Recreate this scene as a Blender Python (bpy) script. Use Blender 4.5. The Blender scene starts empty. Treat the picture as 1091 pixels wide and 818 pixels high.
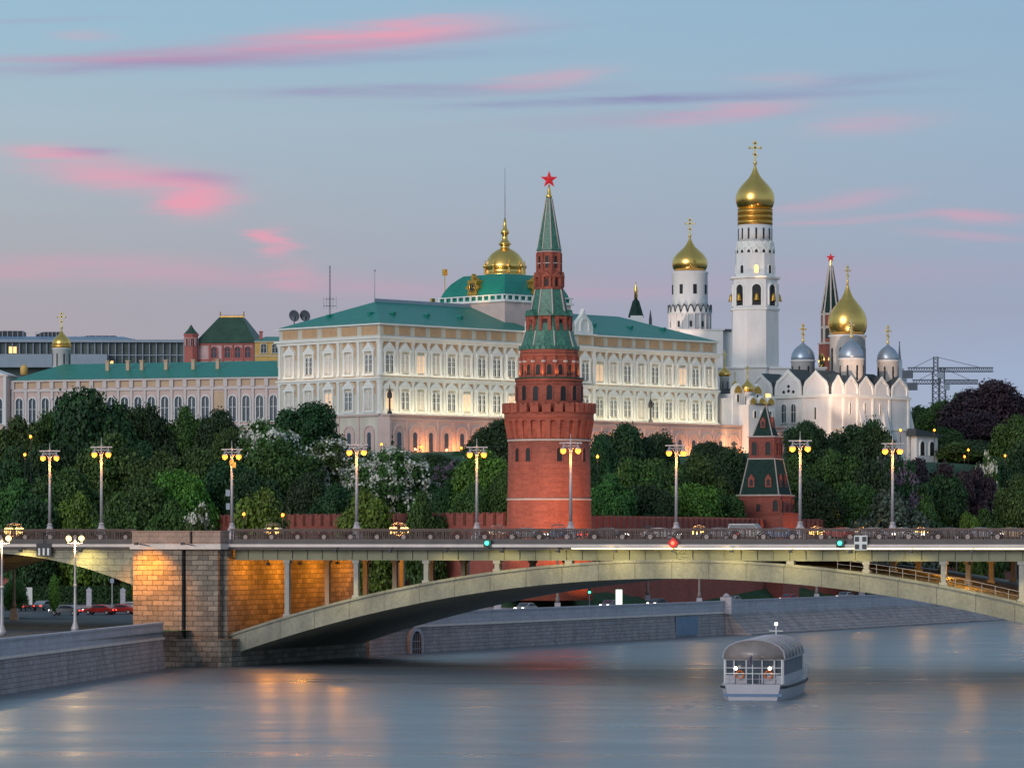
import bpy, bmesh, math, random
import numpy as np
from mathutils import Vector, Matrix

S = bpy.context.scene
C = S.collection
R = math.radians
PI = math.pi

# ------------------------------------------------------------------ camera
HZ, CX, FP, CAMZ = 575.0, 545.5, 4000.0, 15.0      # horizon row, centre column, focal length (photo pixels), eye height
cam_d = bpy.data.cameras.new('camera')
cam = bpy.data.objects.new('camera', cam_d)
C.objects.link(cam)
cam.location = (0, 0, CAMZ)
cam.rotation_euler = (R(90), 0, 0)
cam_d.sensor_width = 36
cam_d.lens = 36 * FP / 1091
cam_d.shift_y = (HZ - 409) / 1091
cam_d.clip_start = 1
cam_d.clip_end = 20000
S.camera = cam
S.render.engine = 'CYCLES'
S.cycles.use_denoising = True
S.cycles.use_light_tree = True
S.cycles.max_bounces = 6
S.cycles.sample_clamp_indirect = 4
S.view_settings.view_transform = 'Standard'
S.view_settings.look = 'None'
S.view_settings.exposure = 0
S.view_settings.gamma = 1

# ------------------------------------------------------------------ sky
SUN_EL, SUN_AZ = R(14), R(212)                     # afterglow in the west, left of and behind the viewer
SUN_POWER, SKY_STRENGTH, RAMP_STRENGTH = 1.3, 0.13, 1.04
W = bpy.data.worlds.new('World')
S.world = W
W.use_nodes = True
nt = W.node_tree
nt.nodes.clear()

def lin(c):
    return tuple(((x / 255) / 12.92 if x / 255 <= .04045 else ((x / 255 + .055) / 1.055) ** 2.4) for x in c) + (1,)

def N(tree, t, **kw):
    n = tree.nodes.new(t)
    for k, v in kw.items():
        setattr(n, k, v)
    return n

def LK(tree, a, b):
    tree.links.new(a, b)

def mth(tree, op, a, b=None, clamp=False):
    n = N(tree, 'ShaderNodeMath', operation=op, use_clamp=clamp)
    for i, x in enumerate((a, b)):
        if x is None:
            continue
        if isinstance(x, (int, float)):
            n.inputs[i].default_value = x
        else:
            LK(tree, x, n.inputs[i])
    return n.outputs[0]

def ramp(tree, fac, stops):
    n = N(tree, 'ShaderNodeValToRGB')
    e = n.color_ramp.elements
    while len(e) > 1:
        e.remove(e[-1])
    e[0].position, e[0].color = stops[0]
    for p, c in stops[1:]:
        k = e.new(p)
        k.color = c
    if fac is not None:
        LK(tree, fac, n.inputs[0])
    return n.outputs[0]

def mixc(tree, fac, a, b, mode='MIX'):
    n = N(tree, 'ShaderNodeMix', data_type='RGBA', blend_type=mode)
    for i, x in ((0, fac), (6, a), (7, b)):
        if isinstance(x, (int, float, tuple)):
            n.inputs[i].default_value = x
        else:
            LK(tree, x, n.inputs[i])
    return n.outputs[2]

tc = N(nt, 'ShaderNodeTexCoord')
sp = N(nt, 'ShaderNodeSeparateXYZ')
LK(nt, tc.outputs['Generated'], sp.inputs[0])
yy = mth(nt, 'MAXIMUM', sp.outputs[1], .08)
us = mth(nt, 'MULTIPLY', mth(nt, 'DIVIDE', sp.outputs[0], yy), 4.0)      # azimuth and elevation of a sky direction (thousands)
vs = mth(nt, 'MULTIPLY', mth(nt, 'DIVIDE', sp.outputs[2], yy), 4.0)
front = mth(nt, 'GREATER_THAN', sp.outputs[1], .1)
vf = mth(nt, 'DIVIDE', vs, .6, clamp=True)
def st(*rows):
    return [((575 - y) / 600, lin(c)) for y, c in rows]
left = ramp(nt, vf, st((575, (170, 158, 162)), (400, (169, 161, 166)), (330, (168, 162, 171)), (240, (168, 173, 181)), (130, (166, 184, 196)), (20, (152, 185, 205))))
right = ramp(nt, vf, st((575, (162, 180, 202)), (400, (158, 173, 199)), (330, (154, 163, 186)), (240, (154, 169, 190)), (130, (152, 175, 196)), (20, (145, 176, 200))))
uf = mth(nt, 'ADD', mth(nt, 'MULTIPLY', us, .9), .5, clamp=True)
low = mixc(nt, uf, left, right)
sky = N(nt, 'ShaderNodeTexSky', sky_type='NISHITA')
sky.sun_disc = False
sky.sun_elevation = SUN_EL
sky.sun_rotation = SUN_AZ
sky.altitude = 150
skyc = N(nt, 'ShaderNodeVectorMath', operation='SCALE')
LK(nt, sky.outputs[0], skyc.inputs[0])
skyc.inputs['Scale'].default_value = SKY_STRENGTH
hi = mth(nt, 'MULTIPLY', mth(nt, 'MULTIPLY', mth(nt, 'SUBTRACT', sp.outputs[2], .17), 2.5, clamp=True), .55)
base = mixc(nt, hi, low, skyc.outputs[0])
# drifting wisps of cloud: (column, row, half length, half height, tilt, strength, pinkness)
clouds = [(390, 40, 150, 15, 5, .62, 1), (250, 55, 240, 12, 4, .7, .35), (455, 28, 70, 10, 6, .5, 1), (280, 66, 250, 7, 2, .45, -.3), (360, 50, 200, 5, 5, .4, -.2), (60, 63, 130, 4, 0, .4, .5),
          (585, 84, 60, 9, 7, .6, 1), (430, 97, 190, 7, 1, .6, .1), (700, 106, 220, 5, 2, .75, -.2), (690, 126, 160, 8, 3, .5, .35),
          (780, 120, 80, 9, 7, .5, 1), (840, 85, 50, 9, 0, .25, .8), (900, 88, 110, 6, 6, .35, -.3),
          (58, 166, 60, 11, -2, .75, .9), (100, 163, 34, 5, 2, .6, -.4), (138, 188, 88, 16, -4, .8, .9), (205, 190, 42, 7, -3, .8, -.4), (210, 213, 40, 18, 4, 1.1, 1.1),
          (292, 258, 22, 14, -5, 1.0, 1), (318, 295, 26, 18, 0, .3, .9), (90, 38, 30, 6, 0, .3, .9), (50, 22, 80, 3, 2, .35, .3),
          (930, 132, 70, 12, 5, .35, .9), (900, 215, 70, 9, 8, .35, 1), (1045, 231, 45, 7, -3, .55, 1), (930, 232, 80, 4, 4, .4, 1), (1030, 250, 70, 5, -4, .3, 1),
          (60, 285, 180, 16, 0, .35, .9), (300, 300, 200, 14, -3, .3, .7), (900, 290, 260, 14, 0, .22, .5), (620, 310, 200, 12, 0, .25, .7)]
comb = N(nt, 'ShaderNodeCombineXYZ')
LK(nt, us, comb.inputs[0]); LK(nt, vs, comb.inputs[1])
str_ = N(nt, 'ShaderNodeMapping'); str_.inputs['Scale'].default_value = (6, 75, 1); str_.inputs['Rotation'].default_value = (0, 0, R(-4))
LK(nt, comb.outputs[0], str_.inputs[0])
nz = N(nt, 'ShaderNodeTexNoise'); nz.inputs['Scale'].default_value = 1; nz.inputs['Detail'].default_value = 5; nz.inputs['Roughness'].default_value = .55
LK(nt, str_.outputs[0], nz.inputs[0])
wv = N(nt, 'ShaderNodeVectorMath', operation='SUBTRACT'); wv.inputs[1].default_value = (.5, .5, .5)
LK(nt, nz.outputs['Color'], wv.inputs[0])
wm = N(nt, 'ShaderNodeVectorMath', operation='MULTIPLY_ADD'); wm.inputs[1].default_value = (.10, .008, 0)
LK(nt, wv.outputs[0], wm.inputs[0]); LK(nt, comb.outputs[0], wm.inputs[2])
pink = grey = None
for cx, cy, a, b, an, s_, pk in clouds:
    mp = N(nt, 'ShaderNodeMapping', vector_type='TEXTURE')
    mp.inputs['Location'].default_value = ((cx - CX) / 1000, (HZ - cy) / 1000, 0)
    mp.inputs['Rotation'].default_value = (0, 0, R(an))
    mp.inputs['Scale'].default_value = (a / 1000, b / 1000, 1)
    LK(nt, wm.outputs[0], mp.inputs[0])
    d = N(nt, 'ShaderNodeVectorMath', operation='DOT_PRODUCT')
    LK(nt, mp.outputs[0], d.inputs[0]); LK(nt, mp.outputs[0], d.inputs[1])
    e = mth(nt, 'EXPONENT', mth(nt, 'MULTIPLY', mth(nt, 'POWER', d.outputs['Value'], 1.25), -1.0))
    p = mth(nt, 'MULTIPLY', e, s_ * max(0, pk))
    pink = p if pink is None else mth(nt, 'ADD', pink, p)
    if pk < .8:
        g = mth(nt, 'MULTIPLY', e, s_ * min(1, 1 - pk))
        grey = g if grey is None else mth(nt, 'ADD', grey, g)
wisp = mth(nt, 'ADD', mth(nt, 'MULTIPLY', nz.outputs['Fac'], 2.6), -.35)
pf = mth(nt, 'MULTIPLY', mth(nt, 'MULTIPLY', mth(nt, 'MULTIPLY', pink, wisp), front), .78, clamp=True)
gf = mth(nt, 'MULTIPLY', mth(nt, 'MULTIPLY', mth(nt, 'MULTIPLY', grey, wisp), front), 1.0, clamp=True)
c1 = mixc(nt, gf, base, lin((142, 146, 182)))
c2 = mixc(nt, pf, c1, lin((226, 158, 178)))
bg = N(nt, 'ShaderNodeBackground'); bg.inputs['Strength'].default_value = RAMP_STRENGTH
out = N(nt, 'ShaderNodeOutputWorld')
LK(nt, c2, bg.inputs[0]); LK(nt, bg.outputs[0], out.inputs[0])

sun_d = bpy.data.lights.new('sun', 'SUN')
sun_d.energy = SUN_POWER
sun_d.angle = R(28)
sun_d.color = (1, .93, .9)
sun = bpy.data.objects.new('sun', sun_d)
C.objects.link(sun)
# Blender's sky: rotation 0 is +Y, growing clockwise seen from above
sdir = Vector((math.sin(SUN_AZ) * math.cos(SUN_EL), math.cos(SUN_AZ) * math.cos(SUN_EL), math.sin(SUN_EL)))
sun.rotation_euler = sdir.to_track_quat('Z', 'Y').to_euler()

# ------------------------------------------------------------------ helpers
def PX(px, Y): return (px - CX) * Y / FP
def PZ(py, Y): return CAMZ + (HZ - py) * Y / FP
def P(px, py, Y): return Vector((PX(px, Y), Y, PZ(py, Y)))

class MB:
    """collects shapes, build() links them as ONE mesh object"""
    def __init__(s):
        s.v, s.f, s.m, s.sm = [], [], [], []
        s.marks = []
        s.cm, s.smooth, s.M = 0, False, None
    def vert(s, p):
        p = Vector(p)
        if s.M is not None: p = s.M @ p
        s.v.append(tuple(p)); return len(s.v) - 1
    def face(s, idx):
        s.f.append(tuple(idx)); s.m.append(s.cm); s.sm.append(s.smooth)
    def box(s, x0, x1, y0, y1, z0, z1):
        i = [s.vert(p) for p in ((x0, y0, z0), (x1, y0, z0), (x1, y1, z0), (x0, y1, z0), (x0, y0, z1), (x1, y0, z1), (x1, y1, z1), (x0, y1, z1))]
        for q in ((3, 2, 1, 0), (4, 5, 6, 7), (0, 1, 5, 4), (1, 2, 6, 5), (2, 3, 7, 6), (3, 0, 4, 7)):
            s.face([i[k] for k in q])
        return s
    def mark(s): s.marks.append(len(s.f)); return s
    def build_each(s, name, mats, parent):
        """one mesh object per marked run of shapes"""
        out, a = [], 0
        for b in s.marks + ([len(s.f)] if not s.marks or s.marks[-1] < len(s.f) else []):
            if b == a: continue
            k = MB(); mp = {}
            for f, m, sm in zip(s.f[a:b], s.m[a:b], s.sm[a:b]):
                for i in f:
                    if i not in mp: mp[i] = len(k.v); k.v.append(s.v[i])
                k.f.append(tuple(mp[i] for i in f)); k.m.append(m); k.sm.append(sm)
            out.append(k.build(name, mats, parent)); a = b
        return out
    def ext(s, pts, vec):
        a = [s.vert(p) for p in pts]
        b = [s.vert(Vector(p) + Vector(vec)) for p in pts]
        s.face(a[::-1]); s.face(b)
        n = len(pts)
        for k in range(n):
            s.face((a[k], a[(k + 1) % n], b[(k + 1) % n], b[k]))
        return s
    def prism(s, poly, z0, z1): return s.ext([(x, y, z0) for x, y in poly], (0, 0, z1 - z0))
    def xz(s, poly, y0, y1): return s.ext([(x, y0, z) for x, z in poly], (0, y1 - y0, 0))
    def yz(s, poly, x0, x1): return s.ext([(x0, y, z) for y, z in poly], (x1 - x0, 0, 0))
    def strip(s, lo, hi):                                     # quads between two point rows
        a = [s.vert(p) for p in lo]; b = [s.vert(p) for p in hi]
        for k in range(len(a) - 1): s.face((a[k], a[k + 1], b[k + 1], b[k]))
        return s
    def lathe(s, prof, n, cx=0, cy=0, ph=0, sx=1, sy=1):
        rows = []
        for r, z in prof:
            if r < 1e-4: rows.append([s.vert((cx, cy, z))])
            else: rows.append([s.vert((cx + sx * r * math.cos(ph + 2 * PI * k / n), cy + sy * r * math.sin(ph + 2 * PI * k / n), z)) for k in range(n)])
        for a, b in zip(rows, rows[1:]):
            for k in range(n):
                k2 = (k + 1) % n
                if len(a) == 1 and len(b) == 1: continue
                if len(a) == 1: s.face((a[0], b[k2], b[k]))
                elif len(b) == 1: s.face((a[k], a[k2], b[0]))
                else: s.face((a[k], a[k2], b[k2], b[k]))
        if len(rows[0]) > 1: s.face(rows[0][::-1])
        if len(rows[-1]) > 1: s.face(rows[-1])
        return s
    def tube(s, p, q, r0, r1=None, n=6):
        p, q = Vector(p), Vector(q); d = q - p
        if d.length < 1e-6: return s
        r1 = r0 if r1 is None else r1
        a = d.orthogonal().normalized(); b = d.normalized().cross(a)
        r = [[s.vert(c + (a * math.cos(2 * PI * k / n + PI / n) + b * math.sin(2 * PI * k / n + PI / n)) * rr) for k in range(n)] for c, rr in ((p, r0), (q, r1))]
        for k in range(n): s.face((r[0][k], r[0][(k + 1) % n], r[1][(k + 1) % n], r[1][k]))
        s.face(r[0][::-1]); s.face(r[1]); return s
    def ball(s, c, r, n=10, m=6, sz=1):
        return s.lathe([(r * math.sin(PI * k / m), c[2] - sz * r * math.cos(PI * k / m)) for k in range(m + 1)], n, c[0], c[1])
    def ring(s, c, r, t, n=14, ax=(1, 0, 0), ay=(0, 0, 1)):
        c, ax, ay = Vector(c), Vector(ax), Vector(ay)
        pts = [c + ax * r * math.cos(2 * PI * k / n) + ay * r * math.sin(2 * PI * k / n) for k in range(n)]
        for k in range(n): s.tube(pts[k], pts[(k + 1) % n], t, n=4)
        return s
    def build(s, name, mats, parent=None, loc=(0, 0, 0), rz=0):
        me = bpy.data.meshes.new(name)
        me.from_pydata(s.v, [], s.f)
        if not isinstance(mats, (list, tuple)): mats = [mats]
        for m in mats: me.materials.append(m)
        me.polygons.foreach_set('material_index', s.m)
        me.polygons.foreach_set('use_smooth', s.sm)
        bm = bmesh.new(); bm.from_mesh(me)
        bmesh.ops.recalc_face_normals(bm, faces=bm.faces)
        bm.to_mesh(me); bm.free()
        o = bpy.data.objects.new(name, me)
        C.objects.link(o)
        o.parent = parent
        o.location = loc
        o.rotation_euler = (0, 0, rz)
        return o

def tag(o, label, cat, group=None, kind=None):
    o['label'] = label
    if cat: o['category'] = cat
    if group: o['group'] = group
    if kind: o['kind'] = kind
    return o

def thing(name, label, cat, loc=(0, 0, 0), rz=0, group=None, scale=None):
    o = bpy.data.objects.new(name, None)
    o.empty_display_size = .5
    C.objects.link(o)
    o.location = loc
    o.rotation_euler = (0, 0, rz)
    if scale: o.scale = scale
    return tag(o, label, cat, group)

def structure(o):
    o['kind'] = 'structure'
    return o

KIDS = {}
def copy_part(o, parent, loc=None, rz=None):
    c = o.copy(); C.objects.link(c); c.parent = parent
    if loc is not None: c.location = loc
    if rz is not None: c.rotation_euler = (0, 0, rz)
    for ch in list(o.children): copy_part(ch, c)
    return c
def copy_thing(o, label, loc, rz=0, group=None):
    c = o.copy(); C.objects.link(c)
    c.location = loc; c.rotation_euler = (0, 0, rz); c['label'] = label
    if group: c['group'] = group
    for ch in list(o.children): copy_part(ch, c)
    return c

def lamp(kind, name, loc, energy, color, parent=None, target=None, radius=.15, angle=100, blend=.6, size=(1, 1)):
    d = bpy.data.lights.new(name, kind)
    d.energy = energy; d.color = color
    if kind in ('POINT', 'SPOT'): d.shadow_soft_size = radius
    if kind == 'SPOT': d.spot_size = R(angle); d.spot_blend = blend
    if kind == 'AREA': d.shape = 'RECTANGLE'; d.size, d.size_y = size
    o = bpy.data.objects.new(name, d)
    C.objects.link(o); o.parent = parent; o.location = loc
    if target is not None:
        o.rotation_euler = (Vector(target) - Vector(loc)).to_track_quat('-Z', 'Y').to_euler()
    return o

# ------------------------------------------------------------------ materials
def mat(name, col, rough=.75, metal=0, var=.15, scale=.6, bump=0, streak=None, emit=None, es=0, spec=None, var2=0):
    m = bpy.data.materials.new(name); m.use_nodes = True
    t = m.node_tree; b = t.nodes['Principled BSDF']
    b.inputs['Roughness'].default_value = rough; b.inputs['Metallic'].default_value = metal
    if spec is not None: b.inputs['Specular IOR Level'].default_value = spec
    co = N(t, 'ShaderNodeTexCoord')
    n = N(t, 'ShaderNodeTexNoise'); n.inputs['Scale'].default_value = scale; n.inputs['Detail'].default_value = 6; n.inputs['Roughness'].default_value = .65
    src = co.outputs['Object']
    if streak:
        mp = N(t, 'ShaderNodeMapping'); mp.inputs['Scale'].default_value = streak
        LK(t, src, mp.inputs[0]); src = mp.outputs[0]
    LK(t, src, n.inputs[0])
    c = Vector(col)
    lo, hi_ = tuple(c * (1 - var)) + (1,), tuple(Vector([min(1, x) for x in c * (1 + var)])) + (1,)
    r = ramp(t, n.outputs['Fac'], [(.3, lo), (.7, hi_)])
    if var2:
        ge = N(t, 'ShaderNodeNewGeometry')
        hl = N(t, 'ShaderNodeHueSaturation'); LK(t, r, hl.inputs['Color']); LK(t, mth(t, 'ADD', mth(t, 'MULTIPLY', ge.outputs['Random Per Island'], .9), .55), hl.inputs['Value'])
        r = hl.outputs[0]
        oi = N(t, 'ShaderNodeObjectInfo')
        h = N(t, 'ShaderNodeHueSaturation'); LK(t, r, h.inputs['Color'])
        LK(t, mth(t, 'ADD', mth(t, 'MULTIPLY', oi.outputs['Random'], var2), 1 - var2 / 2), h.inputs['Value'])
        LK(t, mth(t, 'ADD', mth(t, 'MULTIPLY', oi.outputs['Random'], .06), .47), h.inputs['Hue'])
        r = h.outputs[0]
    LK(t, r, b.inputs['Base Color'])
    if bump:
        bp = N(t, 'ShaderNodeBump'); bp.inputs['Strength'].default_value = bump; bp.inputs['Distance'].default_value = .2
        LK(t, n.outputs['Fac'], bp.inputs['Height']); LK(t, bp.outputs[0], b.inputs['Normal'])
    if emit:
        b.inputs['Emission Color'].default_value = tuple(emit) + (1,); b.inputs['Emission Strength'].default_value = es
    return m

def block(name, c1, c2, mortar, bw=1.4, bh=.6, ms=.03, rough=.85, bump=.5, stain=.35, ax='xy', r=6, stain_col=(.03, .03, .032), wobble=1):
    """coursed masonry; ax 'xy' runs courses round upright faces, 'cyl' round a drum of radius r, 'slope' over a roof"""
    m = bpy.data.materials.new(name); m.use_nodes = True
    t = m.node_tree; b = t.nodes['Principled BSDF']; b.inputs['Roughness'].default_value = rough
    co = N(t, 'ShaderNodeTexCoord'); s_ = N(t, 'ShaderNodeSeparateXYZ'); LK(t, co.outputs['Object'], s_.inputs[0])
    if ax == 'cyl': u = mth(t, 'MULTIPLY', mth(t, 'ARCTAN2', s_.outputs[1], s_.outputs[0]), r)
    else: u = mth(t, 'ADD', s_.outputs[0], s_.outputs[1])
    nw_ = N(t, 'ShaderNodeTexNoise'); nw_.inputs['Scale'].default_value = .9; nw_.inputs['Detail'].default_value = 3; LK(t, co.outputs['Object'], nw_.inputs[0])
    wob = mth(t, 'SUBTRACT', nw_.outputs['Fac'], .5)
    cb = N(t, 'ShaderNodeCombineXYZ'); LK(t, mth(t, 'ADD', u, mth(t, 'MULTIPLY', wob, bw * .55 * wobble)), cb.inputs[0]); LK(t, mth(t, 'ADD', s_.outputs[2], mth(t, 'MULTIPLY', wob, min(bh, 1) * .22)), cb.inputs[1])
    br = N(t, 'ShaderNodeTexBrick'); LK(t, cb.outputs[0], br.inputs[0])
    br.inputs['Color1'].default_value = tuple(c1) + (1,); br.inputs['Color2'].default_value = tuple(c2) + (1,); br.inputs['Mortar'].default_value = tuple(mortar) + (1,)
    br.inputs['Scale'].default_value = 1; br.inputs['Mortar Size'].default_value = ms; br.inputs['Mortar Smooth'].default_value = .3
    br.inputs['Brick Width'].default_value = bw; br.inputs['Row Height'].default_value = bh; br.inputs['Bias'].default_value = 0
    n = N(t, 'ShaderNodeTexNoise'); n.inputs['Scale'].default_value = .35; n.inputs['Detail'].default_value = 8; n.inputs['Roughness'].default_value = .7
    mp = N(t, 'ShaderNodeMapping'); mp.inputs['Scale'].default_value = (1, 1, .35); LK(t, co.outputs['Object'], mp.inputs[0]); LK(t, mp.outputs[0], n.inputs[0])
    f = ramp(t, n.outputs['Fac'], [(.42, (0, 0, 0, 1)), (.75, (stain, stain, stain, 1))])
    c = mixc(t, f, br.outputs['Color'], tuple(stain_col) + (1,))
    n2 = N(t, 'ShaderNodeTexNoise'); n2.inputs['Scale'].default_value = 3; n2.inputs['Detail'].default_value = 4; LK(t, co.outputs['Object'], n2.inputs[0])
    c = mixc(t, .5, c, ramp(t, n2.outputs['Fac'], [(.3, (.55, .55, .55, 1)), (.7, (1, 1, 1, 1))]), 'MULTIPLY')
    LK(t, c, b.inputs['Base Color'])
    bp = N(t, 'ShaderNodeBump'); bp.inputs['Strength'].default_value = bump; bp.inputs['Distance'].default_value = .08
    LK(t, mth(t, 'ADD', mth(t, 'MULTIPLY', br.outputs['Fac'], -1), mth(t, 'MULTIPLY', n2.outputs['Fac'], .6)), bp.inputs['Height']); LK(t, bp.outputs[0], b.inputs['Normal'])
    return m

def glow(name, col, s):
    m = bpy.data.materials.new(name); m.use_nodes = True
    b = m.node_tree.nodes['Principled BSDF']
    b.inputs['Base Color'].default_value = tuple(col) + (1,)
    b.inputs['Emission Color'].default_value = tuple(col) + (1,); b.inputs['Emission Strength'].default_value = s
    return m

M = dict(
    white=mat('white_limewash', (.73, .70, .69), .8, var=.10, scale=.35, streak=(1, 1, .3)),
    cream=mat('cream_plaster', (.60, .55, .46), .8, var=.14, scale=.5, streak=(1, 1, .2)),
    trim=mat('white_stone_trim', (.80, .78, .74), .75, var=.06),
    tan=mat('ochre_plaster', (.56, .34, .19), .8, var=.12),
    rosy=mat('rosy_plaster', (.62, .46, .42), .8, var=.1, scale=.3),
    yellow=mat('yellow_plaster', (.65, .40, .12), .8),
    pinkred=mat('pink_red_plaster', (.45, .13, .11), .8),
    pinkpale=mat('pale_pink_plaster', (.62, .42, .42), .8),
    greenroof=mat('green_painted_roof', (.008, .205, .15), .42, var=.14, scale=.5, streak=(1, 1, .3)),
    darkroof=mat('dark_green_roof', (.035, .075, .045), .5, var=.3, scale=.4),
    leadroof=mat('dark_lead_roof', (.05, .06, .065), .55, var=.2, scale=.5),
    silver=mat('grey_blue_dome_metal', (.34, .40, .48), .38, metal=.6, var=.08),
    gold=mat('gilded_metal', (.98, .57, .16), .27, metal=1, var=.08, scale=.8),
    palegold=mat('pale_gilding', (.85, .66, .30), .35, metal=.45, var=.05),
    rosypale=mat('rosy_stone_trim', (.64, .55, .54), .8, var=.06),
    peach=mat('peach_plaster', (.58, .40, .27), .8, var=.1),
    curtain=mat('pale_blind', (.62, .54, .46), .7, var=.2, scale=1),
    warmpane=glow('dim_lit_window', (1, .62, .36), .45),
    strip=glow('lamp_strip', (1, .84, .42), 5),
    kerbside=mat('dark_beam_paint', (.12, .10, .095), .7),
    goldflat=mat('gold_leaf_band', (.62, .34, .07), .4, metal=.8, var=.35, scale=3),
    pane=mat('window_glass', (.05, .065, .09), .12, var=.3, scale=.8),
    darkpane=mat('dark_opening', (.012, .013, .016), .6, var=.2),
    litpane=glow('lit_window', (1, .55, .2), 1.6),
    brick=block('red_brick', (.52, .13, .08), (.40, .095, .058), (.40, .15, .10), 1.2, .42, .03, ax='cyl', r=6, stain=.4, bump=.3, stain_col=(.10, .02, .015)),
    brickwall=block('red_brick_wall', (.42, .10, .07), (.35, .08, .055), (.33, .13, .10), 1.2, .42, .04, stain=.3, bump=.25),
    belt=mat('white_belt_stone', (.55, .45, .40), .8),
    greentile=mat('green_glazed_tile', (.055, .175, .118), .4, var=.5, scale=2.2),
    darktile=mat('dark_green_tile', (.016, .040, .032), .7, var=.4, scale=2, spec=.15),
    star=mat('ruby_glass_star', (.55, .02, .03), .25, var=.1, emit=(.8, .03, .03), es=.25),
    pierstone=block('pier_granite', (.38, .305, .24), (.19, .155, .13), (.12, .098, .08), 1.35, .6, .045, stain=.55, bump=.9),
    sidestone=block('approach_stone', (.42, .40, .30), (.36, .33, .25), (.2, .18, .14), 2.0, .75, .04, stain=.3),
    arch=block('arch_grey_paint', (.325, .31, .235), (.29, .275, .205), (.15, .14, .11), 4.4, 60, .05, .6, .25, .55, wobble=0),
    girder=mat('girder_grey_paint', (.24, .235, .15), .6, var=.12, scale=.5),
    column=mat('column_paint', (.34, .32, .29), .6),
    ledge=mat('granite_ledge', (.74, .62, .56), .7, var=.12),
    iron=mat('cast_iron_brown', (.085, .05, .042), .5, metal=.3, var=.3, scale=2),
    capstone=block('pier_cap_stone', (.50, .33, .26), (.44, .29, .23), (.3, .2, .16), 2.4, .7, .03, stain=.35),
    paleiron=mat('cast_iron_pale', (.27, .21, .19), .5, metal=.3),
    road=mat('asphalt', (.05, .05, .055), .65, var=.2, scale=1.5),
    marking=mat('road_marking_paint', (.75, .75, .72), .6),
    pave=mat('paving', (.36, .29, .29), .8, var=.15, scale=1),
    grass=mat('grass_slope', (.022, .075, .03), .95, var=.45, scale=.5),
    bank=block('embankment_granite', (.50, .42, .42), (.40, .335, .34), (.24, .20, .205), 1.3, .5, .04, stain=.45),
    parapet=block('parapet_granite', (.58, .54, .58), (.52, .48, .53), (.36, .33, .36), 3.2, .55, .02, stain=.2, bump=.2),
    pole=mat('pale_grey_metal', (.46, .43, .45), .5, metal=.3),
    blackmetal=mat('dark_metal', (.04, .04, .045), .5, metal=.4),
    steel=mat('weathered_steel', (.12, .13, .16), .6, metal=.3),
    globe=glow('sodium_globe', (1, .27, .03), 2.7),
    lantern=glow('lit_lantern_glass', (1, .58, .16), 4.5),
    dimglass=mat('unlit_lantern_glass', (.62, .58, .52), .3),
    glassbox=mat('office_glass', (.10, .115, .105), .22, var=.35, scale=.15),
    greyclad=mat('grey_cladding', (.28, .33, .40), .5, var=.08),
    bluemetal=mat('blue_grey_roof', (.16, .24, .36), .45, var=.1),
    tyre=mat('rubber_tyre', (.02, .02, .02), .85),
    head=glow('headlamp_glass', (1, .92, .75), 9),
    tail=glow('tail_lamp_glass', (1, .05, .03), 4),
    trunk=mat('bark', (.07, .05, .04), .9, var=.3, scale=3),
    blue=mat('blue_grey_board', (.16, .22, .32), .6),
    lawn=mat('hedge_green', (.03, .075, .022), .9, var=.4, scale=2),
)
LEAF = {}
for k, c in dict(dark=(.020, .056, .010), mid=(.044, .104, .013), light=(.095, .19, .016), purple=(.040, .016, .024), grey=(.085, .115, .075), spruce=(.016, .045, .026)).items():
    LEAF[k] = mat('leaves_' + k, c, .65, var=.35, scale=.9, var2=.45)
M['blossom'] = mat('white_blossom', (.66, .64, .54), .8, var=.15)
M['lilac'] = mat('lilac_blossom', (.20, .13, .19), .8, var=.2)
# ------------------------------------------------------------------ land and water
BANK = [(-150, -400), (-90, 0), (-62, 250), (-49.6, 364), (-44.5, 405), (-39, 444), (-18.2, 487), (89, 706), (220, 960), (420, 1300), (900, 2000), (4000, 5200), (9000, 9500)]
def bank_x(y):
    for (x0, y0), (x1, y1) in zip(BANK, BANK[1:]):
        if y <= y1: return x0 + (x1 - x0) * (y - y0) / (y1 - y0)
    return BANK[-1][0]
TOWER = (5.78, 585.0)
def wall_y(x):
    if x < TOWER[0]: return TOWER[1] + (TOWER[0] - x) * 1.256
    return TOWER[1] + (x - TOWER[0]) * 2.33
def sstep(a, b, x):
    t = min(1, max(0, (x - a) / (b - a))); return t * t * (3 - 2 * t)
def ground_z(x, y):
    d = (y - wall_y(x)) * (.62 if x < TOWER[0] else .394)
    if x < TOWER[0]: k = sstep(TOWER[0] - 60, TOWER[0] - 5, x); w = 88 * (1 - k) + 100 * k
    else: k = sstep(TOWER[0], 60, x); w = 100 * (1 - k) + 27 * k
    return 4.3 + 4.7 * sstep(-.8, 1.2, d) + 24.0 * sstep(3, w, d) * (1 - sstep(600, 1500, y - 700) * .9)

ys = [-400, -100, 0, 150, 250, 300, 340] + [364 + 6 * i for i in range(90)] + [920 + 25 * i for i in range(20)] + [1500, 1800, 2300, 3000, 4200, 6000, 9000]
ds = [0, 3] + [6 + 5 * i for i in range(70)] + [380, 430, 500, 650, 900, 1400, 2200, 4000, 8000]
g = MB(); g.smooth = True
idx = [[g.vert((bank_x(y) - d, y, ground_z(bank_x(y) - d, y))) for d in ds] for y in ys]
for a, b_ in zip(idx, idx[1:]):
    for k in range(len(ds) - 1): g.face((a[k], b_[k], b_[k + 1], a[k + 1]))
structure(g.build('ground', M['grass']))

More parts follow.
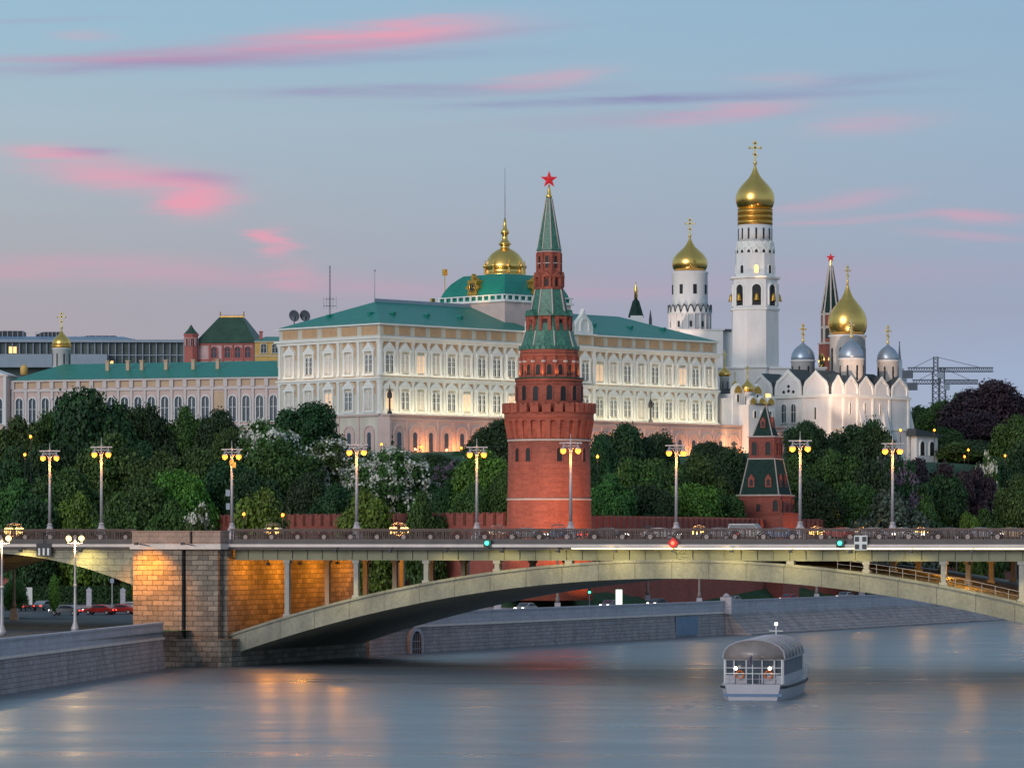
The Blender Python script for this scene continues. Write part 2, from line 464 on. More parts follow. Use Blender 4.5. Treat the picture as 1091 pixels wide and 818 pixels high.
wm_ = bpy.data.materials.new('river_water'); wm_.use_nodes = True
t = wm_.node_tree; b = t.nodes['Principled BSDF']
b.inputs['Base Color'].default_value = (.10, .12, .15, 1); b.inputs['Roughness'].default_value = .3; b.inputs['IOR'].default_value = 2.6
co = N(t, 'ShaderNodeTexCoord')
def wave(scale, detail):
    mp = N(t, 'ShaderNodeMapping'); mp.inputs['Scale'].default_value = scale; LK(t, co.outputs['Object'], mp.inputs[0])
    n = N(t, 'ShaderNodeTexNoise'); n.inputs['Scale'].default_value = 1; n.inputs['Detail'].default_value = detail; LK(t, mp.outputs[0], n.inputs[0]); return n.outputs['Fac']
h = mth(t, 'ADD', mth(t, 'MULTIPLY', wave((.05, .11, 1), 4), 1.0), mth(t, 'MULTIPLY', wave((.35, .6, 1), 2), .03))
bp = N(t, 'ShaderNodeBump'); bp.inputs['Strength'].default_value = .8; bp.inputs['Distance'].default_value = 1.1
LK(t, h, bp.inputs['Height']); LK(t, bp.outputs[0], b.inputs['Normal'])
LK(t, mth(t, 'ADD', mth(t, 'MULTIPLY', wave((.02, .09, 1), 3), .34), .15), b.inputs['Roughness'])
g = MB()
g.strip([(bank_x(y) - 1, y, 0) for y in ys], [(max(bank_x(y) + 40, 9000), y, 0) for y in ys])
structure(g.build('river', wm_))

def bank_pt(t, off=0):
    """a point t metres along the straight bank beyond the bridge, off metres inland"""
    return Vector((-18.2 + .4397 * t - .898 * off, 487 + .898 * t + .4397 * off, 0))
# roads and pavements
def sheet(name, lo, hi_, m):
    g = MB(); g.strip(lo, hi_); return structure(g.build(name, m))
T = [-4 + 12 * i for i in range(30)]
sheet('embankment_pavement', [tuple(bank_pt(k, .4)[:2]) + (4.44,) for k in T], [tuple(bank_pt(k, 4)[:2]) + (4.44,) for k in T], M['pave'])
sheet('embankment_road', [tuple(bank_pt(k, 4)[:2]) + (4.32,) for k in T], [tuple(bank_pt(k, 19)[:2]) + (4.32,) for k in T], M['road'])
sheet('wall_pavement', [tuple(bank_pt(k, 19.05)[:2]) + (4.44,) for k in T], [tuple(bank_pt(k, 33)[:2]) + (4.44,) for k in T], M['pave'])
g = MB()
for k in range(0, 330, 8):
    for off in (8, 11.5, 15):
        g.strip([tuple(bank_pt(k, off)[:2]) + (4.33,), tuple(bank_pt(k + 3.5, off)[:2]) + (4.33,)], [tuple(bank_pt(k, off + .18)[:2]) + (4.33,), tuple(bank_pt(k + 3.5, off + .18)[:2]) + (4.33,)])
structure(g.build('lane_marking', M['marking']))
g = MB(); g.prism([(-140, 512), (-36, 505), (-33, 560), (-60, 592), (-140, 592)], 4.0, 4.33); structure(g.build('street', M['road']))
g = MB(); g.prism([(-140, 592.2), (-60, 592.2), (-58, 615), (-140, 640)], 3.6, 4.5); structure(g.build('street_pavement', M['pave']))
g = MB()
for x in range(-136, -44, 7): g.box(x, x + 3, 548, 548.25, 4.331, 4.335)
structure(g.build('street_marking', M['marking']))
NB = [(-110, -60), (-90, 0), (-62, 250), (-55, 312), (-49.6, 364), (-46.6, 388), (-44.0, 410), (-41.6, 430), (-40.6, 437)]
sheet('embankment_pavement', [(x - .7, y, 4.36) for x, y in NB], [(x - 5, y, 4.36) for x, y in NB], M['pave'])
sheet('embankment_road', [(x - 5, y, 4.33) for x, y in NB] + [(-44, 452, 4.33), (-36, 500, 4.33)], [(x - 24, y, 4.33) for x, y in NB] + [(-84, 452, 4.33), (-90, 520, 4.33)], M['road'])

# ------------------------------------------------------------------ embankment walls
def emb_wall(name, label, pts, out=(.9, -.44), batter=.35):
    """upright granite quay: wall body, string course, parapet; pts run along the water line"""
    root = thing(name, label, 'embankment wall', (pts[0][0], pts[0][1], 0))
    ox, oy = pts[0]
    def row(off, z, ins=0): return [(x - ox + n[0] * off, y - oy + n[1] * off, z) for (x, y), n in zip(pts, nrm)]
    nrm = []
    for i, p in enumerate(pts):
        a, c = Vector(pts[max(0, i - 1)]), Vector(pts[min(len(pts) - 1, i + 1)])
        d = (c - a).normalized(); nrm.append((d.y, -d.x))
    def band(nm, m, sec):
        b = MB(); rows = [row(o, z) for o, z in sec]
        for a, c in zip(rows, rows[1:] + rows[:1]): b.strip(a, c)
        b.face([b.vert(r[0]) for r in rows]); b.face([b.vert(r[-1]) for r in rows][::-1])
        return b.build(nm, m, root)
    band('wall', M['bank'], [(-.9, 3.45), (batter, -1.5), (batter + .05, -1.5), (.05, 3.45)][::1] if False else [(-1.2, 3.42), (-1.2, -1.5), (batter, -1.5), (.0, 3.42)])
    band('string_course', M['ledge'], [(-1.2, 3.70), (-1.2, 3.424), (.22, 3.424), (.22, 3.70)])
    band('parapet', M['parapet'], [(-.62, 5.2), (-.62, 3.704), (.0, 3.704), (.0, 5.2)])
    band('coping', M['parapet'], [(-.75, 5.42), (-.75, 5.204), (.14, 5.204), (.14, 5.42)])
    return root
emb_wall('embankment_wall', 'curved granite quay wall with pale parapet in the lower left before the bridge', NB)
far = emb_wall('embankment_wall', 'straight granite quay wall with a grated arch seen under the bridge arch', [tuple(bank_pt(k)[:2]) for k in (-1, 20, 40, 60, 80, 100, 118)])
o0 = Vector((bank_pt(-1).x, bank_pt(-1).y, 0)); rzb = math.atan2(.898, .4397)
Mb = Matrix.Translation(bank_pt(0) - o0) @ Matrix.Rotation(rzb, 4, 'Z')        # local x along the bank, -y towards the water
g = MB(); g.M = Mb
n = 12; arc = [(1.9 * math.cos(PI * k / n), 1.5 + 1.9 * math.sin(PI * k / n)) for k in range(n + 1)]
arc2 = [(1.45 * math.cos(PI * k / n), 1.5 + 1.45 * math.sin(PI * k / n)) for k in range(n + 1)]
ax_ = 11.5
poly = [(1.9, -.5)] + arc + [(-1.9, -.5), (-1.45, -.5)] + arc2[::-1] + [(1.45, -.5)]
g.xz([(x + ax_, z) for x, z in poly], -.65, .2)
g.build('arch_surround', M['parapet'], far)
g = MB(); g.M = Mb; g.xz([(x + ax_, z) for x, z in [(1.45, -.5)] + arc2 + [(-1.45, -.5)]], -.42, .1); op = g.build('arch_opening', M['darkpane'], far)
g = MB(); g.M = Mb
for k in (-.9, -.3, .3, .9): g.tube((ax_ + k, -.5, -.5), (ax_ + k, -.5, 2.7), .05, n=4)
for z in (.6, 1.6): g.tube((ax_ - 1.4, -.5, z), (ax_ + 1.4, -.5, z), .05, n=4)
g.build('grille', M['pole'], op)
g = MB(); g.M = Mb; g.box(98, 106, -.45, -.2, .3, 3.2); g.build('board', M['blue'], far)
# sloping quay beyond
sl = thing('sloping_quay', 'sloping stone quay descending to the water beyond the upright quay wall, behind the bridge', 'quay', (bank_pt(118.3).x, bank_pt(118.3).y, 0), rzb)
g = MB(); L = 300
g.yz([(.6, 3.4), (.6, -1.5), (-4.4, -1.5), (-4.4, .25), (-3.6, .35), (-.3, 3.4)], 0, L); g.build('slope', M['bank'], sl)
g = MB(); g.yz([(.5, 5.3), (.5, 3.404), (-.3, 3.404), (-.3, 5.3)], 0, L); g.build('parapet', M['parapet'], sl)
g = MB(); g.yz([(.65, 5.5), (.65, 5.304), (-.45, 5.304), (-.45, 5.5)], 0, L); g.build('coping', M['parapet'], sl)
g = MB(); g.box(-.7, -.02, -1.2, .7, 3.3, 6.0); g.lathe([(.5, 6.0), (.6, 6.2), (.25, 6.5), (0, 6.6)], 10, -.35, -.2); g.build('end_pedestal', M['parapet'], sl)
g = MB(); g.yz([(.5, 3.2), (.5, -1.5), (-1.8, -1.5), (-.3, 3.2)], -.6, -.02); g.build('end_wall', M['bank'], sl)

# ------------------------------------------------------------------ the bridge
RZ = -math.atan2(.333, .943)
BO = Vector((-33.5, 446, 0))
def BW(s, w, z=0): return BO + Vector((.943 * s + .333 * w, -.333 * s + .943 * w, z))
def s_at(px, w=0):
    k = (px - CX) / FP
    return (k * (446 + .943 * w) + 33.5 - .333 * w) / (.943 + .333 * k)
bridge = thing('arch_bridge', 'long river bridge with a low wide arch, stone piers and iron railing', 'bridge', BO, RZ)
SPAN, WB = 110.6, 40.0
def ztop(s): return 12.75 - 8.9 * ((s - SPAN / 2) / (SPAN / 2)) ** 2
def zbot(s): return ztop(s) - 2.15 - .35 * abs((s - SPAN / 2) / (SPAN / 2)) ** 2
def pier(s0, s1, left=True):
    g = MB()
    g.box(s0, s1, -.8, WB + .8, -1.5, 13.86)
    a, c = (s0, s0 + 6.3) if left else (s1 - 6.3, s1)
    g.box(a - .05, c, -2.6, -.803, -1.5, 13.86)
    a2, c2 = (s0 + 6.65, s1 - .6) if left else (s0 + .6, s1 - 6.65)
    g.box(a2, c2, -2.2, -.803, -1.5, 13.86)
    p = g.build('pier', M['pierstone'], bridge)
    g = MB()
    i0, i1 = (s0 + 5.4, s1 + 1.1) if left else (s0 - 1.1, s1 - 5.4)
    g.prism([(i0, -3.1), (i1 - .9, -3.1), (i1, -2.0), (i1, WB + 1.2), (i0, WB + 1.2)] if left else [(i1, -3.1), (i0 + .9, -3.1), (i0, -2.0), (i0, WB + 1.2), (i1, WB + 1.2)], -1.5, 3.3)
    g.build('plinth', M['pierstone'], p)
    g = MB(); g.box(s0 - .3, s1 + .1, -3.0, -.6, 13.9, 14.52); g.box(s0 - .15, s1 - .1, -2.85, -.62, 13.864, 13.9); g.build('cornice', M['ledge'], p)
    g = MB(); g.box(s0 - .1, s0 + 7.4, -2.75, .25, 14.524, 15.95); g.box(s0 + 7.6, s1 - .2, -2.4, .25, 14.524, 15.95); g.box(s0 - .2, s0 + 7.5, -2.85, .35, 15.952, 16.08); g.box(s0 + 7.5, s1 - .1, -2.5, .35, 15.954, 16.08)
    g.build('parapet_block', M['capstone'], p)
    return p
pier(-11.4, 0)
pier(SPAN, SPAN + 12, False)
# main arch: a thick curved slab over the whole width
g = MB(); n = 64; ss = [SPAN * k / n for k in range(n + 1)]
ring = [(s, ztop(s)) for s in ss] + [(s, zbot(s)) for s in ss[::-1]]
g.xz(ring, .25, WB - .25)
g.build('arch', M['arch'], bridge)
g = MB()
g.strip([(s, .02, ztop(s) + .02) for s in ss], [(s, .02, ztop(s) - .28) for s in ss]); g.strip([(s, .02, ztop(s) + .02) for s in ss], [(s, .7, ztop(s) + .02) for s in ss]); g.strip([(s, .02, ztop(s) - .28) for s in ss], [(s, .247, ztop(s) - .28) for s in ss])
g.build('arch_rim', M['arch'], bridge)
# deck, road and girders
g = MB(); g.box(.02, SPAN - .02, .4, WB - .4, 13.86, 14.5); g.box(-100, -11.42, .1, WB - .1, 13.9, 14.5); g.box(-11.4, .0, -.58, WB + .5, 13.862, 14.5); g.box(SPAN, SPAN + 12, -.58, WB + .5, 13.862, 14.5); g.box(SPAN + 12.01, 220, .1, WB - .1, 13.9, 14.5)
g.build('deck', M['column'], bridge)
g = MB(); g.box(-100, 220, 5, WB - 5, 14.504, 14.95); structure_road = g.build('roadway', M['road'], bridge)
g = MB()
for s in range(-98, 216, 9):
    for w in (9, 12.7, 16.4, 23.6, 27.3, 31): g.box(s, s + 4, w, w + .15, 14.954, 14.958)
g.box(-100, 220, 19.85, 20.0, 14.954, 14.958); g.box(-100, 220, 20.2, 20.35, 14.954, 14.958)
g.build('lane_marking', M['marking'], bridge)
g = MB(); g.box(-100, 220, -.26, 4.997, 14.504, 15.07); g.box(-100, 220, WB - 4.997, WB + .3, 14.504, 15.07); g.build('sidewalk', M['pave'], bridge)
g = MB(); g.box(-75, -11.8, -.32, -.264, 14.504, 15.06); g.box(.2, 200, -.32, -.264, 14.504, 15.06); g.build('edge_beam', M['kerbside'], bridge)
g = MB(); g.box(.12, SPAN - .12, -.75, .396, 14.16, 14.5); g.box(-75, -11.72, -.6, .09, 14.16, 14.5); g.box(SPAN + 12.2, 200, -.6, .09, 14, 14.5)
g.build('ledge', M['ledge'], bridge)
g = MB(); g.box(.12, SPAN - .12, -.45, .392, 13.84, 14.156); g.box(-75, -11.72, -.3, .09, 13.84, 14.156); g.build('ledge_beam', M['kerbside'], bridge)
g = MB(); g.box(43, SPAN - .2, -.62, -.5, 13.98, 14.06); g.build('lamp_strip', M['strip'], bridge)
g = MB()
for w in (.8, 9, 17, 25, 33, WB - 1.4):
    g.box(.3, SPAN - .3, w, w + .45, 12.72, 13.856); g.box(.3, SPAN - .3, w - .25, w + .7, 12.62, 12.718)
for k in range(1, 58): g.box(k * 1.9, k * 1.9 + .12, .62, .798, 12.72, 13.8)
g.build('girder', M['girder'], bridge)
col_s = [7 + 8.8 * k for k in range(12)]
first = None
for s in col_s:
    for w in (1.0, 13.5, 26, 38.6):
        if ztop(s) > 12.5 or (w > 2 and ztop(s) > 12.2): continue
        if w == 1.0 or s < 40 or s > 70:
            g = MB(); g.box(-.28, .28, -.28, .28, ztop(s) - .15 - 0, 12.618); g.box(-.42, .42, -.42, .42, 12.25, 12.61); g.box(-.45, .45, -.4, .4, ztop(s) - .4, ztop(s) + .3)
            g.build('column', M['column'], bridge, (s, w, 0))
# side arch over the quay road at the left
g = MB()
def zs(s): return 13.45 - 4.1 * ((s + 33) / 21) ** 2
sv = [-54 + 42 * k / 32 for k in range(33)]
g.xz([(s, zs(s)) for s in sv] + [(-11.42, zs(-12)), (-11.42, 13.88), (-53.99, 13.88)], .1, WB - .1)
g.build('side_arch', M['sidestone'], bridge)
g = MB(); g.xz([(s, zs(s) - .02) for s in sv] + [(s, min(zs(s) + .75, 13.8)) for s in sv[::-1]], -.12, .095); g.build('side_arch_ring', M['sidestone'], bridge)
g = MB(); g.box(-66, -54.02, -.8, WB + .8, 0, 13.87); g.build('side_pier', M['pierstone'], bridge)
# inspection handrail along the top of the arch
g = MB()
prev = None
for k in range(0, 23):
    s = 74 + k * 1.5
    if s > 107: break
    a = Vector((s, 1.0, ztop(s))); bz = a + Vector((0, 0, 1.05))
    g.tube(a, bz, .035, n=4)
    if prev: g.tube(prev, bz, .035, n=4); g.tube(prev - Vector((0, 0, .5)), bz - Vector((0, 0, .5)), .025, n=4)
    prev = bz
g.build('handrail', M['pole'], bridge)
# cast iron railing: one panel, copied along the deck
PW = 3.35
def rail_panel():
    g = MB()
    z0, z1 = 14.52, 16.18
    for x in (0.12, .42): g.box(x, x + .13, -.14, .02, z0, z1 + .04)
    g.box(0, PW, -.17, .05, z1 - .05, z1 + .14); g.box(.55, PW, -.12, -.0, z0 + .02, z0 + .14); g.box(.55, PW, -.10, -.02, z1 - .2, z1 - .13)
    cx_, cz = (PW + .55) / 2, (z0 + z1) / 2
    for r in (.62, .42): g.ring((cx_, -.08, cz), r, .07, 14)
    for a in range(0, 180, 30):
        d = Vector((math.cos(R(a)), 0, math.sin(R(a)))) * .42; c = Vector((cx_, -.06, cz)); g.tube(c - d, c + d, .03, n=4)
    for sx in (-1, 1):
        for sz in (-1, 1):
            for k in (.35, .8): g.tube((cx_ + sx * .5, -.06, cz + sz * .2 * k), (cx_ + sx * 1.36, -.06, cz + sz * .72 * k * 1.2), .032, n=4)
    g.box(.55, PW, -.075, -.045, z0 + .14, z0 + .62)
    for k in range(12): x = .62 + k * .245; g.box(x, x + .085, -.1, -.02, z0, z1)
    for k in range(1, 4): g.tube((.55 + k * .16, -.06, z0), (.55 + k * .16, -.06, z1), .03, n=4); g.tube((PW - k * .16, -.06, z0), (PW - k * .16, -.06, z1), .03, n=4)
    p = g.build('railing_panel', M['iron'], bridge)
    q = MB(); q.lathe([(0, -.03), (.26, -.03), (.26, .03), (0, .03)], 12); 
    o = q.build('medallion', M['paleiron'], p, (cx_, -.13, cz)); o.rotation_euler = (R(90), 0, 0)
    return p
rp = rail_panel(); rp.location = (.1, 0, 0)
for k in range(1, 32): copy_part(rp, bridge, (.1 + k * PW, 0, 0))
for k in range(1, 16): copy_part(rp, bridge, (-12.2 - k * PW, 0, 0))
g = MB()
for w in (WB - .1,):
    for k in range(90): g.box(-75 + k * 2, -74.85 + k * 2, w, w + .12, 15.072, 16.1); 
    g.box(-75, 105, w - .04, w + .16, 16.1, 16.24); g.box(-75, 105, w, w + .1, 15.3, 15.4)
    for k in range(440): g.box(-74.9 + k * .41, -74.85 + k * .41, w + .03, w + .08, 15.4, 16.1)
g.build('back_railing', M['iron'], bridge)
# flood lamps slung under the ledge, washing arch and pier
for k, s in enumerate([-44, -36, -27, -19] + [14 + 6.9 * i for i in range(13)]):
    g = MB(); g.box(-.2, .2, -1.5, -1.15, 13.55, 13.8); g.tube((0, -1.2, 13.75), (0, -.5, 14.1), .05, n=4)
    f = g.build('flood_lamp', M['blackmetal'], bridge, (s, 0, 0))
    if s < 0: lamp('SPOT', 'flood_or_fill', (s, -2.2, 13.0), 620, (1, .80, .24), bridge, (s + .5, .2, 11.2), .12, 130)
    else: lamp('SPOT', 'flood_or_fill', (s, -2.6, min(12.9, ztop(s) + 2.4)), (420 if s > 45 else 330), (1, .80, .28), bridge, (s - .3, .3, ztop(s) - .6), .12, 125)
for s in (-9.2, -3.2):
    lamp('SPOT', 'flood_or_fill', (s, -6.5, 14.2), 8000, (1, .36, .02), bridge, (s, -2.3, 9.0), .2, 100, 1.0) if s < -5 else None
    g = MB(); g.box(s - .2, s + .2, -6.7, -6.35, 14.4, 14.7); g.tube((s, -6.5, 14.6), (s, -2.9, 14.3), .06, n=4); g.build('flood_lamp', M['blackmetal'], bridge)
for s, w, e in ((3.2, 4, 1500), (3.2, 14, 1500), (3.2, 26, 1500), (3.2, 37, 1300)):
    lamp('POINT', 'flood_or_fill', (s, w, 11.6), e * .8, (1, .35, .025), bridge, None, .25)
    g = MB(); g.box(s - .2, s + .2, w - .2, w + .2, 11.95, 12.3); g.tube((s, w, 12.3), (s, w, 13.86), .05, n=4); g.build('flood_lamp', M['blackmetal'], bridge)
for s, w in ((88, 6), (97, 12), (101, 5), (82, 22)):
    lamp('POINT', 'flood_or_fill', (s, w, 11.9), 420, (1, .40, .05), bridge, None, .2)
    g = MB(); g.box(s - .2, s + .2, w - .2, w + .2, 12.2, 12.5); g.tube((s, w, 12.5), (s, w, 13.86), .05, n=4); g.build('flood_lamp', M['blackmetal'], bridge)
lamp('SPOT', 'flood_or_fill', (-33, 30, 5.2), 900, (1, .55, .1), bridge, (-44, 34, 12), .2, 120)

# signals and boards fixed on the bridge face
def signal(px, col, label, diamond=False):
    s = s_at(px, -1)
    root = thing('navigation_light', label, 'signal light', BW(s, -1.0, 13.9), RZ, 'navigation lights on the bridge')
    g = MB(); g.box(-.12, .12, .1, .9, .2, .45); g.build('bracket', M['blackmetal'], root)
    if diamond:
        g = MB(); g.xz([(0, .05), (.7, .75), (0, 1.45), (-.7, .75)], 0, .12); g.build('board', mat('red_board', (.5, .02, .015), .5), root)
    else:
        g = MB(); g.box(-.45, .45, 0, .12, .3, 1.2); g.build('board', M['blackmetal'], root)
    g = MB(); g.ball((0, -.12, .75), .23, 12, 8); g.build('lens', glow('signal_' + ('red' if diamond else 'green'), col, 7), root)
    return root
signal(519, (.03, 1, .45), 'small green round navigation light hung on the bridge railing before the brick tower')
signal(717, (1, .06, .03), 'red diamond navigation mark with red lamp over the middle of the arch', True)
signal(895, (.03, 1, .45), 'small green round navigation light beside the white chequered board')
s = s_at(917, -1)
root = thing('navigation_board', 'small white square board with four dark squares on the bridge railing', 'sign', BW(s, -1.0, 13.75), RZ)
g = MB(); g.box(-.75, .75, 0, .1, .1, 1.75); g.build('panel', M['trim'], root)
g = MB()
for x in (-.42, .42):
    for z in (.5, 1.34): g.box(x - .25, x + .25, -.03, -.002, z - .27, z + .27)
g.build('mark', M['blackmetal'], root)
s = s_at(48, -.4)
root = thing('height_board', 'dark board with three white bars below the railing of the left span', 'sign', BW(s, -.75, 13.0), RZ)
g = MB(); g.box(-1.0, 1.0, 0, .1, 0, 1.6); g.tube((0, .05, 1.5), (0, .05, 2.9), .06, n=4); g.build('panel', M['blackmetal'], root)
g = MB()
for x in (-.6, 0, .6): g.box(x - .13, x + .13, -.03, -.002, .15, 1.0)
g.build('mark', M['trim'], root)
# ------------------------------------------------------------------ architecture helpers
def arch_pts(x, z, w, h, n=8):
    r = w / 2
    return [(x + r, z)] + [(x + r * math.cos(PI * k / n), z + h - r + r * math.sin(PI * k / n)) for k in range(n + 1)] + [(x - r, z)]
def frame_pts(x, z, w, h, t, n=8):
    return arch_pts(x, z, w + 2 * t, h + t, n) + arch_pts(x, z, w, h, n)[::-1]
def make_window(parent, w, h, t=.18, dep=.22, fm='trim', pm='pane', mull=True, sill=True, name='window'):
    """arched window facing -y, origin at the middle of the sill; pane is its sub-part"""
    g = MB(); g.xz(frame_pts(0, 0, w, h, t), -dep, .05)
    if sill: g.box(-w / 2 - t * 1.6, w / 2 + t * 1.6, -dep - .1, .05, -.2, -.003)
    f = g.build(name, M[fm], parent)
    g = MB(); g.xz(arch_pts(0, 0, w, h), -.06, .04); 
    p = g.build('pane', M[pm], f)
    if mull:
        g = MB(); g.box(-.06, .06, -.12, -.062, .02, h - .05); g.box(-w / 2, w / 2, -.12, -.063, h * .55, h * .55 + .1); g.build('glazing_bar', M[fm], f)
    return f
def onion(r, h, neck=.82, sharp=1.0):
    """profile of an onion dome: r belly radius, h height"""
    pts = [(neck, 0), (.93, .07), (.99, .16), (1, .24), (.97, .33), (.87, .43), (.70, .53), (.50, .62), (.33, .70), (.21, .78), (.13, .86), (.07, .93), (.045, 1)]
    return [(a * r, b * h) for a, b in pts]
def helmet(r, h):
    pts = [(.98, 0), (1.0, .1), (.97, .25), (.88, .42), (.72, .58), (.5, .72), (.28, .82), (.14, .9), (.06, 1)]
    return [(a * r, b * h) for a, b in pts]
def cross(parent, x, y, z, h, m='gold', ball=True, rz=0):
    g = MB(); t = h * .035
    if ball: g.ball((0, 0, h * .09), h * .09, 8, 6)
    g.box(-t, t, -t, t, 0, h); g.box(-h * .22, h * .22, -t, t, h * .66, h * .66 + 2 * t); g.box(-h * .11, h * .11, -t, t, h * .84, h * .84 + 2 * t)
    g.ext([(-h * .12, -t, h * .42), (h * .12, -t, h * .34), (h * .12, -t, h * .34 + 2 * t), (-h * .12, -t, h * .42 + 2 * t)], (0, 2 * t, 0))
    for a in (-h * .22, h * .22): g.ball((a, 0, h * .66 + t), t * 1.7, 6, 4)
    return g.build('cross', M['palegold'], parent, (x, y, z), rz)
def star_mesh(parent, z, r, pole_r=.12, base=None):
    g = MB(); t = r * .22
    pts = [(r * (1 if k % 2 == 0 else .40) * math.sin(PI * k / 5), r * (1 if k % 2 == 0 else .40) * math.cos(PI * k / 5)) for k in range(10)]
    o = [g.vert((x, 0, z + zz)) for x, zz in pts]; f = g.vert((0, -t, z)); bk = g.vert((0, t, z))
    for k in range(10): g.face((o[k], o[(k + 1) % 10], f)); g.face((o[(k + 1) % 10], o[k], bk))
    return g.build('star', M['star'], parent)

# ------------------------------------------------------------------ round brick tower
TY = 585.0; q = TY / FP
tz = ground_z(*TOWER) - .3
tower = thing('round_brick_tower', 'tall round red brick tower with tiered green tiled spire and red star', 'tower', (TOWER[0], TOWER[1], tz), R(11))
tower.rotation_euler = (0, 0, R(11))
def tZ(py): return PZ(py, TY) - tz
def prof(*rows): return [(hw * q, tZ(y)) for hw, y in rows]
g = MB(); g.smooth = True
g.lathe([(46.5 * q, 0)] + prof((45.2, 555), (44.6, 533), (44.0, 500), (43.8, 471)), 48)
shaft = g.build('shaft', M['brick'], tower)
g = MB(); g.smooth = True
g.lathe([(45.3 * q, tZ(533)), (45.6 * q, tZ(532.7)), (45.6 * q, tZ(531.3)), (45 * q, tZ(531))], 48); g.mark(); g.lathe([(44.2 * q, tZ(470.6)), (44.8 * q, tZ(470.4)), (44.8 * q, tZ(468.6)), (44 * q, tZ(468.4))], 48)
g.build_each('stone_belt', M['belt'], tower)
g = MB(); g.smooth = True
g.lathe(prof((43.6, 468.3), (44, 452), (44.6, 446)), 48); g.lathe(prof((47.6, 447), (47.6, 440.5), (47.2, 440.4)), 48)
g.build('gallery', M['brick'], tower)
n_m = 28
g = MB()
for k in range(n_m):                                             # corbel ribs between the arched niches
    g.M = Matrix.Rotation(2 * PI * k / n_m, 4, 'Z')
    r0, r1 = 43.4 * q, 47.7 * q
    g.ext([(r0, -.32, tZ(468)), (r0 + .15, -.32, tZ(468)), (r1, -.32, tZ(449)), (r1, -.32, tZ(446.5)), (r0, -.32, tZ(446.5))], (0, .64, 0))
    g.M = Matrix.Rotation(2 * PI * (k + .5) / n_m, 4, 'Z')
    pts = [(-.55, tZ(447)), (-.55, tZ(450.5))] + [(.42 * math.cos(PI - PI * a / 6) * 1.3, tZ(451.2) + .42 * math.sin(PI - PI * a / 6)) for a in range(7)] + [(.55, tZ(450.5)), (.55, tZ(447))]
    g.ext([(r1 - .75, y, z) for y, z in pts], (.72, 0, 0))
g.build('corbel_arcade', M['brick'], tower)
g = MB()
for k in range(24):
    g.M = Matrix.Rotation(2 * PI * k / 24, 4, 'Z')
    z0, z1 = tZ(440.3), tZ(430)
    g.ext([(46.2 * q, -.66, z0), (46.2 * q, .66, z0), (46.2 * q, .66, z1), (46.2 * q, .3, z1 - .12), (46.2 * q, 0, z1 - .42), (46.2 * q, -.3, z1 - .12), (46.2 * q, -.66, z1)], (.55, 0, 0))
g.M = None; g.lathe([(47.9 * q, tZ(441.3)), (47.9 * q, tZ(440.2)), (46 * q, tZ(440.1))], 48)
g.build('battlement', M['brick'], tower)
g = MB(); g.smooth = True
g.lathe([(35.6 * q, tZ(440))] + prof((35.3, 407)), 40); g.lathe(prof((36.4, 406.8), (36.4, 404.4), (34, 404.2)), 40); g.lathe(prof((35.9, 410.2), (35.9, 409.4), (35.2, 409.3)), 40)
g.build('drum', M['brick'], tower)
g = MB(); g.smooth = True
g.lathe(prof((36.6, 404.2), (36.6, 402.8), (30, 402.4)), 40); g.build('drum_ledge', M['darkroof'], tower)
g = MB()
g.lathe(prof((30.8, 402.4), (30.5, 381)), 16); g.lathe(prof((31.6, 380.8), (32.2, 377.5), (31, 377.2)), 16)
for k in range(16):
    a = 2 * PI * k / 16; x, y = math.cos(a) * 31 * q, math.sin(a) * 31 * q
    g.tube((x, y, tZ(402.3)), (x, y, tZ(381)), .26, n=6)
g.lathe(prof((31.4, 376.9), (31.4, 372.8), (29, 372.6)), 16)
g.build('upper_drum', M['brick'], tower)
g = MB()
for k in range(16):
    a = 2 * PI * k / 16; x, y = math.cos(a) * 31 * q, math.sin(a) * 31 * q
    for py in (387,): g.lathe([(.36, tZ(py)), (.36, tZ(py) + .3), (.3, tZ(py) + .31)], 8, x, y); g.mark()
g.build_each('stone_bead', M['belt'], tower)
g = MB(); g.lathe(prof((31.5, 372.2), (30, 369), (27.5, 361), (25.6, 353.6)), 16); g.build('lower_skirt_roof', M['greentile'], tower)
g = MB()
for k in range(32):
    a = 2 * PI * k / 32; g.M = Matrix.Rotation(a, 4, 'Z'); x = 31.6 * q
    g.ext([(x, -.42, tZ(373.2)), (x, .42, tZ(373.2)), (x, 0, tZ(368.6))], (.12, 0, 0))
g.build('tile_fringe', M['greentile'], tower)
g = MB(); g.lathe(prof((25.4, 353.5), (21.6, 341), (20.4, 334.5)), 8); g.build('tent_drum', M['greentile'], tower)
g = MB()
for k in range(8):
    a = 2 * PI * (k + .5) / 8; g.M = Matrix.Rotation(a, 4, 'Z'); r = 21.5 * q * .924
    g.box(r - .6, r + .62, -.95, -.5, tZ(353), tZ(338)); g.box(r - .6, r + .62, .5, .95, tZ(353), tZ(338)); g.box(r - .6, r + .5, -.95, .95, tZ(341), tZ(337.5)); g.box(r - .6, r + .1, -.5, .5, tZ(353), tZ(341))
g.build('dormer_tier', M['brick'], tower)
g = MB()
for k in range(8):
    a = 2 * PI * (k + .5) / 8; g.M = Matrix.Rotation(a, 4, 'Z'); r = 21.5 * q * .924
    g.box(r - .3, r + .66, -1.0, 1.0, tZ(337.4), tZ(336.6)); g.mark()
g.build_each('stone_lintel', M['belt'], tower)
g = MB()
for k in range(8):
    a = 2 * PI * (k + .5) / 8; g.M = Matrix.Rotation(a, 4, 'Z'); r = 21.5 * q * .924
    g.ext([(r - .3, -1.2, tZ(337.4)), (r - .3, 1.2, tZ(337.4)), (r - .3, 0, tZ(330.5))], (1.05, 0, 0))
g.M = None; g.lathe(prof((20.2, 335.5), (19, 331), (16.6, 319), (14.9, 308.8)), 8)
g.build('tent_roof', M['greentile'], tower)
g = MB()
